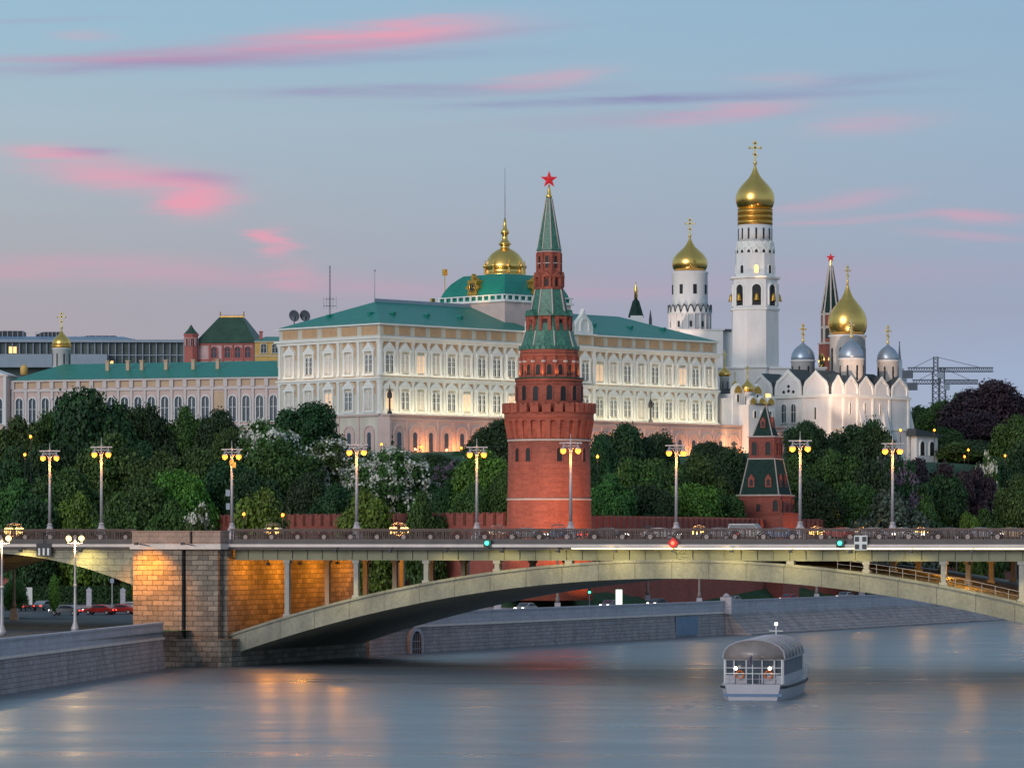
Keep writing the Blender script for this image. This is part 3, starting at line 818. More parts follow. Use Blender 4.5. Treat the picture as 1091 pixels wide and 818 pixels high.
for k in range(8):
    a = 2 * PI * k / 8
    c_, s_ = math.cos(a), math.sin(a)
    g.mark(); pl = [(31.4, 372), (27.7, 361), (25.9, 353.6)]
    for (r0, y0), (r1, y1) in zip(pl, pl[1:]): g.tube((c_ * r0 * q, s_ * r0 * q, tZ(y0)), (c_ * r1 * q, s_ * r1 * q, tZ(y1)), .12, n=4)
    g.mark(); g.tube((c_ * 20.3 * q, s_ * 20.3 * q, tZ(335.3)), (c_ * 15 * q, s_ * 15 * q, tZ(308.8)), .12, n=4)
    g.mark(); g.tube((c_ * 12.8 * q, s_ * 12.8 * q, tZ(266)), (c_ * 3.2 * q, s_ * 3.2 * q, tZ(212)), .10, n=4)
g.build_each('roof_rib', M['belt'], tower)
g = MB(); g.lathe(prof((15.6, 308.6), (15.6, 306), (14.4, 305.8)), 8); g.lathe(prof((14, 306), (13.6, 291)), 8)
for k in range(8):
    a = 2 * PI * (k + .5) / 8; g.M = Matrix.Rotation(a, 4, 'Z'); r = 13.6 * q * .924
    g.box(r - .1, r + .45, -.75, -.42, tZ(306), tZ(296)); g.box(r - .1, r + .45, .42, .75, tZ(306), tZ(296)); g.ext([(r - .1, -.85, tZ(296)), (r - .1, .85, tZ(296)), (r - .1, 0, tZ(290))], (.6, 0, 0))
g.M = None
g.lathe(prof((14.4, 291), (14.4, 289.4), (13, 289.2)), 8); g.lathe(prof((12.8, 289.3), (12.6, 268.5)), 8); g.lathe(prof((13.4, 269.8), (13.4, 268), (12.6, 267.8)), 8)
for k in range(8):
    a = 2 * PI * k / 8; x, y = math.cos(a) * 12.9 * q, math.sin(a) * 12.9 * q
    g.tube((x, y, tZ(289.2)), (x, y, tZ(270)), .22, n=6)
g.build('lantern', M['brick'], tower)
g = MB()
for z0 in (289.9, 281, 268.6): g.lathe(prof((13.6, z0 + .5), (13.6, z0 - .5), (13, z0 - .6)), 8); g.mark()
g.build_each('lantern_band', M['belt'], tower)
g = MB(); g.lathe(prof((13.2, 267.4), (12.2, 262), (8.8, 244), (5.6, 226), (2.9, 211)), 8)
for k in range(8):
    a = 2 * PI * (k + .5) / 8; g.M = Matrix.Rotation(a, 4, 'Z'); r = 12.9 * q * .924
    g.ext([(r, -.72, tZ(267.4)), (r, .72, tZ(267.4)), (r - .3, 0, tZ(256))], (.14, 0, 0))
g.build('spire', M['greentile'], tower)
g = MB(); g.smooth = True; g.lathe(prof((3.1, 211), (3.4, 209), (2.2, 207), (1.9, 203), (1.1, 201), (.9, 197)), 12); g.build('gilt_finial', M['gold'], tower)
o = star_mesh(tower, tZ(191.5), 9.6 * q); o.rotation_euler = (0, 0, R(-11 + 3))
def tower_window(parent, ang, r, z, w, h, frame='brick'):
    """arched slit in a drum: surround with a dark opening"""
    f = make_window(parent, w, h, .12, .12, frame, 'darkpane', False, False)
    f.location = (r * math.cos(ang), r * math.sin(ang), z); f.rotation_euler = (0, 0, ang + PI / 2); return f
for dpx in (-34, -22.5, 10.5, 37):
    a = math.asin(dpx / 44.3) - PI / 2 - R(11)
    tower_window(tower, a, 44.05 * q - .02, tZ(492), .85, 2.1)
for k in range(9):
    a = -PI / 2 - R(11) + R(-96 + 24 * k)
    tower_window(tower, a, 35.5 * q - .02, tZ(428 if k % 2 else 427), .9, 2.3)
    tower_window(tower, -PI / 2 + R(11.25 + 22.5 * (k - 4)) , 30.7 * q * .983, tZ(400), .75, 1.6)
for k in range(8):
    a = 2 * PI * (k + .5) / 8
    tower_window(tower, a, 21.5 * q * .926 + .12, tZ(352), .7, 1.8); tower_window(tower, a, 13.6 * q * .926, tZ(305.5), .6, 1.2); tower_window(tower, a, 12.7 * q * .926, tZ(286), .55, 1.9)
lamp('SPOT', 'flood_or_fill', (TOWER[0] + 9, TOWER[1] - 16, 7), 11000, (1, .36, .08), None, (TOWER[0] + 4.5, TOWER[1], 17), .3, 75)
lamp('SPOT', 'flood_or_fill', (TOWER[0] - 12, TOWER[1] - 22, 8), 7500, (1, .55, .34), None, (TOWER[0], TOWER[1], 28), .3, 80)
lamp('SPOT', 'flood_or_fill', (TOWER[0] + 2, TOWER[1] - 40, 9), 15000, (1, .68, .50), None, (TOWER[0], TOWER[1], 40), .3, 60)  # added broad front fill without a real lamp, warms the brick against the cool sky
for k in range(6):
    a = -PI / 2 + R(-75 + 30 * k); lamp('SPOT', 'flood_or_fill', (TOWER[0] + 34.6 * q * math.cos(a), TOWER[1] + 34.6 * q * math.sin(a), PZ(402, TY)), 120, (1, .5, .15), None, (TOWER[0] + 31 * q * math.cos(a), TOWER[1] + 31 * q * math.sin(a), PZ(379, TY)), .1, 90)
for k in range(0):
    a = 0; lamp('SPOT', 'flood_or_fill', (TOWER[0] + 33 * q * math.cos(a), TOWER[1] + 33 * q * math.sin(a), PZ(373, TY)), 260, (.9, 1, .75), None, (TOWER[0] + 19 * q * math.cos(a), TOWER[1] + 19 * q * math.sin(a), PZ(335, TY)), .1, 80)

# ------------------------------------------------------------------ battlemented brick walls
def brick_wall(a, b_, label, ztop_):
    a, b_ = Vector(a), Vector(b_); L = (b_ - a).length
    z0 = 4.0
    root = thing('brick_wall', label, 'wall', (a.x, a.y, z0), math.atan2((b_ - a).y, (b_ - a).x), 'battlemented brick walls')
    h = ztop_ - z0 - 2.1
    g = MB(); g.box(0, L, -1.2, 1.2, 0, h); g.box(0, L, -1.35, -1.203, h - .5, h - .15); g.build('wall', M['brickwall'], root)
    g = MB(); k = 0
    while k * 2.6 + 1.9 < L:
        x = k * 2.6 + .3; z = h + .003
        g.xz([(x, z), (x + 1.75, z), (x + 1.75, z + 2.1), (x + 1.4, z + 1.95), (x + .875, z + 1.5), (x + .35, z + 1.95), (x, z + 2.1)], -1.15, -.6); k += 1
    g.build('battlement', M['brickwall'], root)
    g = MB(); g.box(0, L, -1.24, -1.203, h - .95, h - .8); g.build('stone_belt', M['belt'], root)
    return root
brick_wall((-120, wall_y(-120)), (TOWER[0] - 4.8, wall_y(TOWER[0] - 4.8)), 'red brick battlemented wall left of the round tower, among the green bushes', 19.4)
T2 = Vector((PX(815.6, 680), 680))
brick_wall((TOWER[0] + 2.7, wall_y(TOWER[0] + 2.7)), (T2.x - 1.8, wall_y(T2.x - 1.8) ), 'red brick battlemented wall running between the two brick towers', 18.9)
brick_wall((T2.x + 2.5, wall_y(T2.x + 2.5)), (190, wall_y(190)), 'red brick battlemented wall right of the small square tower, behind the grey shrub', 18.9)

# ------------------------------------------------------------------ small square tower
q2 = 680 / FP
z2 = 4.5
sq = thing('square_brick_tower', 'small square red brick tower with dark green tent roofs and gold weathervane', 'tower', (T2.x, T2.y, z2), R(-21.6))
def sZ(py): return PZ(py, 680) - z2
f_ = 1 / (math.cos(R(21.6)) + math.sin(R(21.6)))
def hs(w): return w * q2 * f_ / 2                                  # half side from the width seen in the photo
def sbox(g, w, y0, y1): a = hs(w); g.box(-a, a, -a, a, sZ(y0), sZ(y1))
def frust(g, w0, y0, w1, y1):
    a, c = hs(w0) * math.sqrt(2), hs(w1) * math.sqrt(2); g.lathe([(a, sZ(y0)), (c, sZ(y1))], 4, ph=PI / 4)
g = MB(); a = hs(74); g.box(-a, a, -a, a, 0, sZ(548)); sbox(g, 76, 547.9, 546.2); g.build('base', M['brickwall'], sq)
g = MB(); sbox(g, 62, 546, 530); sbox(g, 64, 529.9, 528.4); g.build('lower_storey', M['brickwall'], sq)
g = MB(); sbox(g, 64.6, 528.3, 526.9); sbox(g, 40, 489.6, 488.3); sbox(g, 39.5, 465.9, 464.6); g.build('stone_cornice', M['belt'], sq)
g = MB(); frust(g, 55.5, 526.8, 38, 489.7); g.build('lower_tent', M['darktile'], sq)
g = MB(); sbox(g, 37, 488.2, 466); g.build('upper_storey', M['brickwall'], sq)
g = MB(); frust(g, 28.5, 464.5, 1.5, 432); g.build('upper_tent', M['darktile'], sq)
g = MB()
for w0, y0, w1, y1 in ((55.8, 526.8, 38.3, 489.7), (28.8, 464.5, 1.8, 432)):
    for sx in (-1, 1):
        for sy in (-1, 1): g.mark(); g.tube((sx * hs(w0), sy * hs(w0), sZ(y0)), (sx * hs(w1), sy * hs(w1), sZ(y1)), .11, n=4)
g.build_each('roof_rib', M['belt'], sq)
g = MB(); g.tube((0, 0, sZ(433)), (0, 0, sZ(417)), .08, n=5); g.ball((0, 0, sZ(430)), .4, 8, 6); g.xz([(0, sZ(423.5)), (1.1, sZ(423)), (.9, sZ(419.5)), (0, sZ(419))], -.04, .04); g.build('weathervane', M['gold'], sq)
for side in (0, 1):
    rz = 0 if side == 0 else PI / 2
    def put(o, x, r, z): o.location = (x, -r, z) if side == 0 else (r, x, z); o.rotation_euler = (0, 0, rz)
    for x in (-3.2, 0, 3.2): put(make_window(sq, 1.0 if x else .8, 2.0 if x else 1.3, .2, .2, 'brickwall', 'darkpane', False, False), x, hs(62), sZ(544.5))
    for x in (-1.3, 1.3): put(make_window(sq, 1.0, 2.4, .2, .2, 'brickwall', 'darkpane', False, False), x, hs(37), sZ(485))
    for x in (-1.6, 1.6):
        g = MB(); g.xz([(-.6, 0), (.6, 0), (.6, 1.5), (0, 2.4), (-.6, 1.5)], -.25, 1.5); d = g.build('dormer', M['brickwall'], sq); put(d, x, hs(49), sZ(519))
        g = MB(); g.xz(arch_pts(0, .25, .6, 1.2), -.29, -.252); g.build('pane', M['darkpane'], d)
    g = MB(); g.xz([(-.45, 0), (.45, 0), (.45, 1.3), (0, 2.0), (-.45, 1.3)], -.2, 1.2); d = g.build('dormer', M['brickwall'], sq); put(d, 0, hs(21.5), sZ(456))
    g = MB(); g.xz(arch_pts(0, .2, .45, 1.0), -.24, -.202); g.build('pane', M['darkpane'], d)
lamp('SPOT', 'flood_or_fill', (T2.x + 9, T2.y - 6, 8), 6500, (1, .34, .05), None, (T2.x + 3, T2.y - 2, 16), .3, 80)
lamp('SPOT', 'flood_or_fill', (T2.x - 6, T2.y - 16, 8), 3600, (1, .36, .09), None, (T2.x, T2.y, 11), .3, 60)
lamp('SPOT', 'flood_or_fill', (T2.x + 8.5, T2.y - 4, sZ(522) + z2), 900, (1, .4, .08), None, (T2.x + 2, T2.y - 1.2, sZ(477) + z2), .2, 70)
# ------------------------------------------------------------------ the palace
PY0, PZ0 = 790.0, 32.8
PC = Vector((PX(405, PY0), PY0, PZ0))
palace = thing('palace', 'long cream palace with green hipped roof, rows of pedimented windows and gilded dome', 'palace', PC, R(45))
PL, PD = 106.0, 32.0
def rZ(py): return PZ(py, PY0) - PZ0
zT, zM, zC, zA = 8.7, 16.4, 24.7, 27.8                              # terrace, middle ledge, cornice, top of attic
g = MB(); g.box(0, PL, 0, PD, -2, zA - .3); g.box(42.6, 63.4, -1.5, -.003, zT, zA - .3)
g.build('wall', M['cream'], palace)
# pilasters and ledges
g = MB()
bays = [4.55 * k + 2.5 for k in range(9)]
xs_l = [0.15 + 4.6 * k for k in range(10)]; xs_r = [64.2 + 4.6 * k for k in range(10)]
for x in xs_l + xs_r:
    for z0, z1 in ((zT, zM - .7), (zM + .45, zC - .7)): g.mark(); g.box(x - .32, x + .32, -.28, -.003, z0 + .6, z1); g.box(x - .42, x + .42, -.38, -.003, z1 - .45, z1 + .003); g.box(x - .42, x + .42, -.38, -.003, z0, z0 + .6)
for y in [.3 + 6.28 * k for k in range(6)]:
    for z0, z1 in ((zT, zM - .7), (zM + .45, zC - .7)): g.mark(); g.box(-.28, -.003, y - .32, y + .32, z0 + .6, z1); g.box(-.38, -.003, y - .42, y + .42, z1 - .45, z1 + .003); g.box(-.38, -.003, y - .42, y + .42, z0, z0 + .6)
for x in (42.7, 48.3, 57.7, 63.3):
    for z0, z1 in ((zT, zM - .7), (zM + .45, zC - .7)): g.mark(); g.box(x - .4, x + .4, -1.85, -1.503, z0, z1)
g.build_each('pilaster', M['trim'], palace)
g = MB()
for z0, z1, d in ((zT + .004, zT + .25, .5), (zM - .7, zM - .3, .35), (zM - .297, zM + .1, .6), (zC - .7, zC - .1, .45), (zC - .097, zC + .35, .85), (zA - .3, zA, .55)):
    g.box(-d, PL + d, -d, PD + d, z0, z1); g.box(42.6 - d, 63.4 + d, -1.5 - d, -d - .003, z0 + .002, z1 + .002)
g.build('cornice', M['trim'], palace)
g = MB()
for x in bays + [b + 64 for b in bays]: g.box(x - 1.6, x + 1.6, -.08, -.003, zC + .75, zA - .55); g.mark()
for y in [3.3 + 6.28 * k for k in range(5)]: g.box(-.08, -.003, y - 2.4, y + 2.4, zC + .75, zA - .55); g.mark()
for x in (45.5, 53, 60.5): g.box(x - 2, x + 2, -1.58, -1.503, zC + .75, zA - .55); g.mark()
g.build_each('attic_panel', M['tan'], palace)
# roofs
g = MB(); e = .4
def hip(x0, x1, y0, y1, rx0, rx1, ry, z0, z1):
    v = [g.vert(p) for p in ((x0, y0, z0), (x1, y0, z0), (x1, y1, z0), (x0, y1, z0), (rx0, ry, z1), (rx1, ry, z1))]
    for f in ((0, 1, 5, 4), (1, 2, 5), (2, 3, 4, 5), (3, 0, 4), (3, 2, 1, 0)): g.face([v[k] for k in f])
hip(-e, 47, -e, PD + e, 13.5, 43, 16, zA + .003, 33.6)
hip(59, PL + e, -e, PD + e, 63, 90, 16, zA + .003, 33.6)
g.build('roof', M['greenroof'], palace)
g = MB()
for x in (10, 20, 30, 72, 84, 95): g.box(x - .35, x + .35, 6.2, 8, 29.6, 30.55); g.ext([(x - .5, 6.0, 30.55), (x + .5, 6.0, 30.55), (x, 6.0, 30.95)], (0, 2, 0)); g.mark()
for y in (9, 22): g.box(5, 6.5, y - .4, y + .4, 29.6, 30.7); g.mark()
g.build_each('roof_dormer', M['greenroof'], palace)
g = MB(); g.box(13.3, 42, 15.92, 16.08, 33.4, 34.3); g.build('ridge_parapet', M['greyclad'], palace)
g = MB(); g.tube((13.3, 16, 33), (13.3, 16, 40.3), .12, .05, 5); g.ball((13.3, 16, 40.3), .25, 8, 5); g.build('flagpole', M['pole'], palace)
# gables over the middle
g = MB()
for x, w in ((45.6, 5.6), (53, 7.4), (60.4, 5.6)):
    pts = [(x - w / 2, zA + .004), (x + w / 2, zA + .004), (x + w / 2, zA + 1.6), (x + w * .42, zA + 2.7), (x + w * .22, zA + 3.6), (x + w * .1, zA + 4.3), (x, zA + 5.6), (x - w * .1, zA + 4.3), (x - w * .22, zA + 3.6), (x - w * .42, zA + 2.7), (x - w / 2, zA + 1.6)]
    g.xz(pts, -1.5, -.4)
    g.xz(frame_pts(x, zA + .6, w * .42, 2.6, .35), -1.75, -1.503)
g.build('curved_gable', M['trim'], palace)
# tambour with curved roof and gilded dome
cx_, cy_, hh = 53.0, 16.0, 10.4
zB, zD = 35.4, 41.0
g = MB(); g.box(cx_ - hh, cx_ + hh, cy_ - hh, cy_ + hh, 28, zB - .9); tam = g.build('tambour', M['rosy'], palace)
g = MB(); g.box(cx_ - hh - .5, cx_ + hh + .5, cy_ - hh - .5, cy_ + hh + .5, zB - .897, zB - .4)
for sx in range(-10, 11, 2):
    for sg in (-1, 1):
        g.box(cx_ + sx - .25, cx_ + sx + .25, cy_ + sg * (hh + .3) - .15, cy_ + sg * (hh + .3) + .15, zB - .4, zB + .5); g.box(cx_ + sg * (hh + .3) - .15, cx_ + sg * (hh + .3) + .15, cy_ + sx - .25, cy_ + sx + .25, zB - .4, zB + .5)
for sg in (-1, 1):
    g.box(cx_ - hh - .5, cx_ + hh + .5, cy_ + sg * (hh + .3) - .17, cy_ + sg * (hh + .3) + .17, zB + .503, zB + .75); g.box(cx_ + sg * (hh + .3) - .17, cx_ + sg * (hh + .3) + .17, cy_ - hh + .1, cy_ + hh - .1, zB + .503, zB + .75)
g.build('balustrade', M['trim'], tam)
g = MB(); rt = math.sqrt(2)
g.lathe([(hh * rt * a, zB - .39 + (zD - zB + .39) * b_) for a, b_ in ((.995, 0), (.985, .12), (.955, .3), (.90, .5), (.82, .7), (.72, .87), (.63, 1.0))], 4, cx_, cy_, PI / 4)
droof = g.build('dome_roof', M['greenroof'], palace)
for rz, px_, py_ in ((-PI / 2, cx_ - hh * .93, cy_), (0, cx_, cy_ - hh * .93)):
    g = MB(); g.smooth = False
    pts = [((1.75 + .38 * math.cos(8 * a)) * math.cos(a), 2.45 + (1.9 + .3 * math.cos(8 * a)) * math.sin(a)) for a in [2 * PI * k / 64 for k in range(64)]]
    g.xz(pts, -.6, 1.4); g.xz([(-1.5, 0), (1.5, 0), (1.2, .9), (-1.2, .9)], -.55, 1.2); g.xz([(-.5, 4.4), (.5, 4.4), (.35, 5.1), (0, 5.5), (-.35, 5.1)], -.5, .5)
    md = g.build('clock_surround', M['goldflat'], palace, (px_, py_, zB + .2), rz)
    g = MB(); g.xz([(1.0 * math.cos(2 * PI * k / 24), 2.45 + 1.0 * math.sin(2 * PI * k / 24)) for k in range(24)], -.68, -.6); fc = g.build('clock_face', M['darkpane'], md)
    g = MB(); g.ring((0, -.7, 2.45), .8, .07, 20); g.box(-.05, .05, -.76, -.70, 2.4, 3.1); g.ext([(0, -.76, 2.4), (.45, -.76, 2.2), (.45, -.76, 2.3), (0, -.76, 2.5)], (0, .05, 0)); g.build('clock_hand', M['gold'], fc)
g = MB(); g.smooth = True
zG = zD + .003
g.lathe([(4.6, zG), (4.7, zG + .5), (4.3, zG + .6), (4.3, zG + 1.6), (4.5, zG + 1.8), (4.35, zG + 2.6), (3.9, zG + 3.9), (3.1, zG + 5.0), (2.0, zG + 5.8), (1.1, zG + 6.2), (1.0, zG + 6.9), (1.5, zG + 7.2), (1.2, zG + 7.5), (.7, zG + 8.2), (.55, zG + 9.2), (.9, zG + 9.6), (.95, zG + 10.1), (.5, zG + 10.6), (.35, zG + 11.8), (.2, zG + 13)], 16, cx_, cy_)
gd = g.build('gilded_dome', M['gold'], palace)
g = MB()
for k in range(8):
    a = 2 * PI * k / 8 + .2; g.ball((cx_ + 4.5 * math.cos(a), cy_ + 4.5 * math.sin(a), zG + 2.2), .5, 8, 6); g.tube((cx_ + 4.6 * math.cos(a), cy_ + 4.6 * math.sin(a), zG + .5), (cx_ + 4.5 * math.cos(a), cy_ + 4.5 * math.sin(a), zG + 2.4), .22)
    g.tube((cx_ + 4.5 * math.cos(a), cy_ + 4.5 * math.sin(a), zG + 2.5), (cx_ + 4.5 * math.cos(a), cy_ + 4.5 * math.sin(a), zG + 3.5), .12)
g.build('volute', M['gold'], gd)
g = MB(); g.tube((cx_, cy_, zG + 12.6), (cx_, cy_, 65.2), .14, .06, 6); g.build('flagpole', M['pole'], palace)
for (x, y) in ((cx_ - 9.5, cy_ + 9.5), (cx_ - 8, cy_ + 15)):
    g = MB(); g.tube((x, y, 33), (x, y, zD + 1.2 if y < 27 else 36), .1); g.box(x - .5, x + .5, y - .3, y + .3, (zD + .2) if y < 27 else 35, (zD + 1.6) if y < 27 else 36.4); g.build('gilt_vane', M['gold'], palace)
# windows: one of each kind, then copies
def palace_window(pan):
    g = MB()
    for x in (-1.42, 1.42): g.box(x - .22, x + .22, -.42, .02, .0, 4.1); g.box(x - .3, x + .3, -.5, .02, 4.103, 4.4); g.box(x - .3, x + .3, -.5, .02, -.35, -.003)
    g.box(-1.8, 1.8, -.5, .02, 4.403, 4.75)
    g.xz([(-1.75, 4.753), (1.75, 4.753), (.95, 5.5), (.6, 5.75), (0, 6.5), (-.6, 5.75), (-.95, 5.5)], -.42, .02); g.xz([(-1.05, 4.9), (0, 5.9), (1.05, 4.9)], -.5, -.42)
    g.box(-1.9, 1.9, -.5, .02, -.7, -.353)
    g.xz(frame_pts(-.62, .1, .92, 3.6, .14), -.25, .02); g.xz(frame_pts(.62, .1, .92, 3.6, .14), -.25, .02); g.box(-.14, .14, -.34, .02, .1, 3.9)
    g.cm = 1; g.box(-2.05, -1.7, -.02, .02, 3.2, 6.2); g.box(1.7, 2.05, -.02, .02, 3.2, 6.2); g.xz([(-2.0, 6.25), (-2.0, 4.9), (0, 6.7), (2.0, 4.9), (2.0, 6.25), (1.6, 6.9), (-1.6, 6.9)], -.03, .02)
    f = g.build('window', [M['trim'], M[pan]], palace)
    g = MB(); g.xz(arch_pts(-.62, .1, .92, 3.6), -.1, .01); g.xz(arch_pts(.62, .1, .92, 3.6), -.1, .01); g.build('pane', M['pane'], f)
    g = MB()
    for x in (-.62, .62): g.box(x - .05, x + .05, -.16, -.103, .12, 3.6); g.box(x - .46, x + .46, -.155, -.104, 1.6, 1.7); g.box(x - .46, x + .46, -.155, -.104, 2.7, 2.8)
    g.build('glazing_bar', M['trim'], f)
    return f
w1 = palace_window('tan'); spots = []
for z in (zM + 1.15, zT + 1.05):
    spots += [(x, 0, z, 0) for x in bays + [b + 64.1 for b in bays]] + [(x, -1.5, z, 0) for x in (45.5, 53, 60.5)]
    spots += [(0, 3.3 + 6.28 * k, z, -PI / 2) for k in range(5)]
for k, (x, y, z, a) in enumerate(spots):
    o = w1 if k == 0 else copy_part(w1, palace)
    o.location = (x, y - .004 if a == 0 else y, z); o.rotation_euler = (0, 0, a)
    if a: o.location.x -= .004
    rr = random.Random(k * 31 + 5).random()
    if rr < .42:
        for ch in o.children:
            if ch.name.startswith('pane'): ch.material_slots[0].link = 'OBJECT'; ch.material_slots[0].material = M['warmpane' if rr < .12 else 'curtain']
# arcaded lower storey with terrace
g = MB(); TX0, TX1, TD = -.2, 126, -3.0
g.box(TX0, TX1, TD, -.01, -3, zT - .4); ter = g.build('terrace_storey', M['rosy'], palace)
g = MB(); g.box(TX0 - .3, TX1 + .3, TD - .5, -.6, zT - .397, zT - .05); g.box(TX0 - .1, TX1, TD - .25, TD - .003, zT - 1.3, zT - 1.0)
for x in [TX0 + .3 + 4.6 * k for k in range(28)]: g.box(x - .3, x + .3, TD - .22, TD - .003, -2, zT - 1.3)
g.box(-.5, -.003, 0, PD, zT - .4, zT - .05)
for y in [.3 + 6.28 * k for k in range(6)]: g.box(-.2, -.003, y - .3, y + .3, -2, zT - .4)
g.build('terrace_cornice', M['rosy'], ter)
g = MB(); g.xz(frame_pts(0, 0, 2.7, 6.3, .35, 12), -.3, .02); ar = g.build('arcade_bay', M['rosy'], palace)
g = MB(); g.xz(arch_pts(0, 0, 2.68, 6.3, 12), -.1, .015); rc = g.build('niche', M['rosy'], ar)
g = MB(); g.xz(arch_pts(0, .6, 1.1, 4.5, 8), -.16, -.103); g.build('pane', M['pane'], rc)
spots = [(2.6 + 4.6 * k, TD - .004, -.2, 0) for k in range(27)] + [(-.004, 3.3 + 6.28 * k, -.2, -PI / 2) for k in range(5)]
for k, (x, y, z, a) in enumerate(spots):
    o = ar if k == 0 else copy_part(ar, palace)
    o.location = (x, y, z); o.rotation_euler = (0, 0, a)
for x in (0.5, 81):
    g = MB(); g.lathe([(.5, 0), (.5, .5), (.22, .7), (.2, 3.2), (.5, 3.4), (.55, 4.2), (.12, 5.2), (0, 6.5)], 8); g.build('terrace_lantern', M['blackmetal'], palace, (x, TD + .6, zT - .04))
# flood lighting of the palace
for x0, x1 in ((1, 42), (64, 106)):
    lamp('AREA', 'flood_or_fill', ((x0 + x1) / 2, -2.9, zT + .25), 800, (1, .88, .52), palace, ((x0 + x1) / 2, .6, zT + 5.2), size=(x1 - x0, .4))
    lamp('AREA', 'flood_or_fill', ((x0 + x1) / 2, -1.6, zM + .3), 300, (1, .86, .58), palace, ((x0 + x1) / 2, .8, zM + 7), size=(x1 - x0, .3))
lamp('AREA', 'flood_or_fill', (53, -3.6, zT + .3), 500, (1, .88, .6), palace, (53, -1, zT + 8), size=(20, .4))
lamp('AREA', 'flood_or_fill', (-2.0, 16, zM + .3), 260, (1, .80, .6), palace, (.4, 16, zM + 6), size=(30, .3))
for x in (8, 30, 52, 74, 96):
    lamp('SPOT', 'flood_or_fill', (x, -30, 7), 4600, (1, .88, .62), palace, (x + 2, 0, 18), .4, 62)
for k in range(1, 27, 2):
    lamp('POINT', 'terrace_light', (2.6 + 4.6 * k + 2.3, TD - 2.5, 1.4), 800, (1, .36, .10), palace, None, .15)
lamp('SPOT', 'flood_or_fill', (cx_ - 22, cy_ - 8, 34.6), 3000, (1, .7, .3), palace, (cx_, cy_, zG + 2), .2, 50)

# ------------------------------------------------------------------ long museum wing at the left
AY = 815.0
A0, A1 = Vector((PX(299, AY), AY, 33)), Vector((PX(14, 836), 836, 33))
aL = (A1 - A0).length
wing = thing('museum_wing', 'low pale wing with tall arched windows and long turquoise roof with yellow chimneys', 'building', A1, math.atan2((A0 - A1).y, (A0 - A1).x))
aZ = lambda py: PZ(py, 822) - 33
zE = aZ(402.5)
g = MB(); g.box(0, aL, 0, 22, -4, zE - .4); g.build('wall', M['rosy'], wing)
g = MB(); nb = 20
bw = aL / nb
for k in range(nb + 1): g.mark(); g.box(k * bw - .28, k * bw + .28, -.35, -.003, -2, zE - 2.0); g.box(k * bw - .45, k * bw + .45, -.5, -.003, zE - 2.0, zE - .4)
g.build_each('pilaster', M['rosypale'], wing)
g = MB(); g.box(-.4, aL, -.6, -.003, zE - .4, zE); g.box(-.2, aL, -.3, -.003, zE - 2.6, zE - 2.0); g.box(-.2, aL, -.3, -.003, zE - 10.6, zE - 10.2)
g.build('cornice', M['rosypale'], wing)
g = MB()
for k in range(nb): g.box(k * bw + .6, (k + 1) * bw - .6, -.06, -.003, zE - 1.75, zE - .5); g.mark()
g.box(15 * bw + .4, 16 * bw - .4, -.10, -.003, zE - 9.8, zE - 3); g.build_each('ochre_panel', M['peach'], wing)
g = MB(); v = [g.vert(p) for p in ((-.6, -.7, zE), (aL, -.7, zE), (aL, 22, zE), (-.6, 22, zE), (7, 11, zE + 4.0), (aL, 11, zE + 4.0))]
for f in ((0, 1, 5, 4), (1, 2, 5), (2, 3, 4, 5), (3, 0, 4), (3, 2, 1, 0)): g.face([v[k] for k in f])
g.build('roof', M['greenroof'], wing)
for k, px in enumerate((104, 126, 141, 167, 196, 222, 287)):
    x = aL * (px - 14) / 285
    g = MB(); g.box(-.38, .38, -.38, .38, 0, 2.4); g.box(-.5, .5, -.5, .5, 2.403, 2.65); g.build('chimney', M['peach'], wing, (x, 6, zE + 1.7))
w2 = None
for k in range(nb):
    if k == 15: continue
    if w2 is None:
        w2 = make_window(wing, 1.7, 5.6, .3, .3, 'white'); o = w2
        g = MB(); g.box(-.1, .1, -.28, -.065, 0, 5.0); g.build('mullion', M['white'], w2)
    else: o = copy_part(w2, wing)
    o.location = (k * bw + bw / 2, -.004, zE - 9.6)
g = MB(); g.box(-9, -.5, -2, 20, -4, zE + .8); g.box(-9.3, -.2, -2.3, 20, zE + .803, zE + 1.2); pav = g.build('end_pavilion', M['rosy'], wing)
g = MB(); g.xz([(-9, zE + 1.203), (-.6, zE + 1.203), (-4.8, zE + 2.6)], -2.2, 3)
for x in (-8.6, -5.6, -3.8, -.9): g.box(x - .3, x + .3, -2.4, -2.003, -2, zE + .8)
g.build('pediment', M['white'], pav)
o = copy_part(w2, wing, (-7.1, -2.01, zE - 9.6)); o = copy_part(w2, wing, (-2.4, -2.01, zE - 9.6))

# ------------------------------------------------------------------ white church parts
def drum_dome(root, x, y, z0, r, zr, rd, hd, hc, roofm, onion_shape=True, n=24, slits=8, name='dome', drumname='drum'):
    """round drum from z0 to zr carrying a dome of radius rd, height hd and a cross hc tall"""
    g = MB(); g.smooth = True
    g.lathe([(r, z0), (r, zr - .5), (r * 1.07, zr - .45), (r * 1.07, zr - .05), (r * .98, zr)], n, 0, 0); d = g.build(drumname, M['white'], root, (x, y, 0))
    g = MB()
    for k in range(slits):
        g.M = Matrix.Rotation(2 * PI * (k + .5) / slits, 4, 'Z'); hgt = (zr - z0)
        g.ext([(r - .05, yy, z0 + hgt * .18 + zz) for yy, zz in arch_pts(0, 0, r * .15, hgt * .55, 6)], (.10, 0, 0))
    g.build('slit_window', M['darkpane'], d)
    g = MB(); g.smooth = True
    g.lathe([(a, zr + b_) for a, b_ in (onion(rd, hd) if onion_shape else helmet(rd, hd))], n); o = g.build(name, M[roofm], root, (x, y, 0))
    cross(o, 0, 0, zr + hd - .1, hc)
    return d

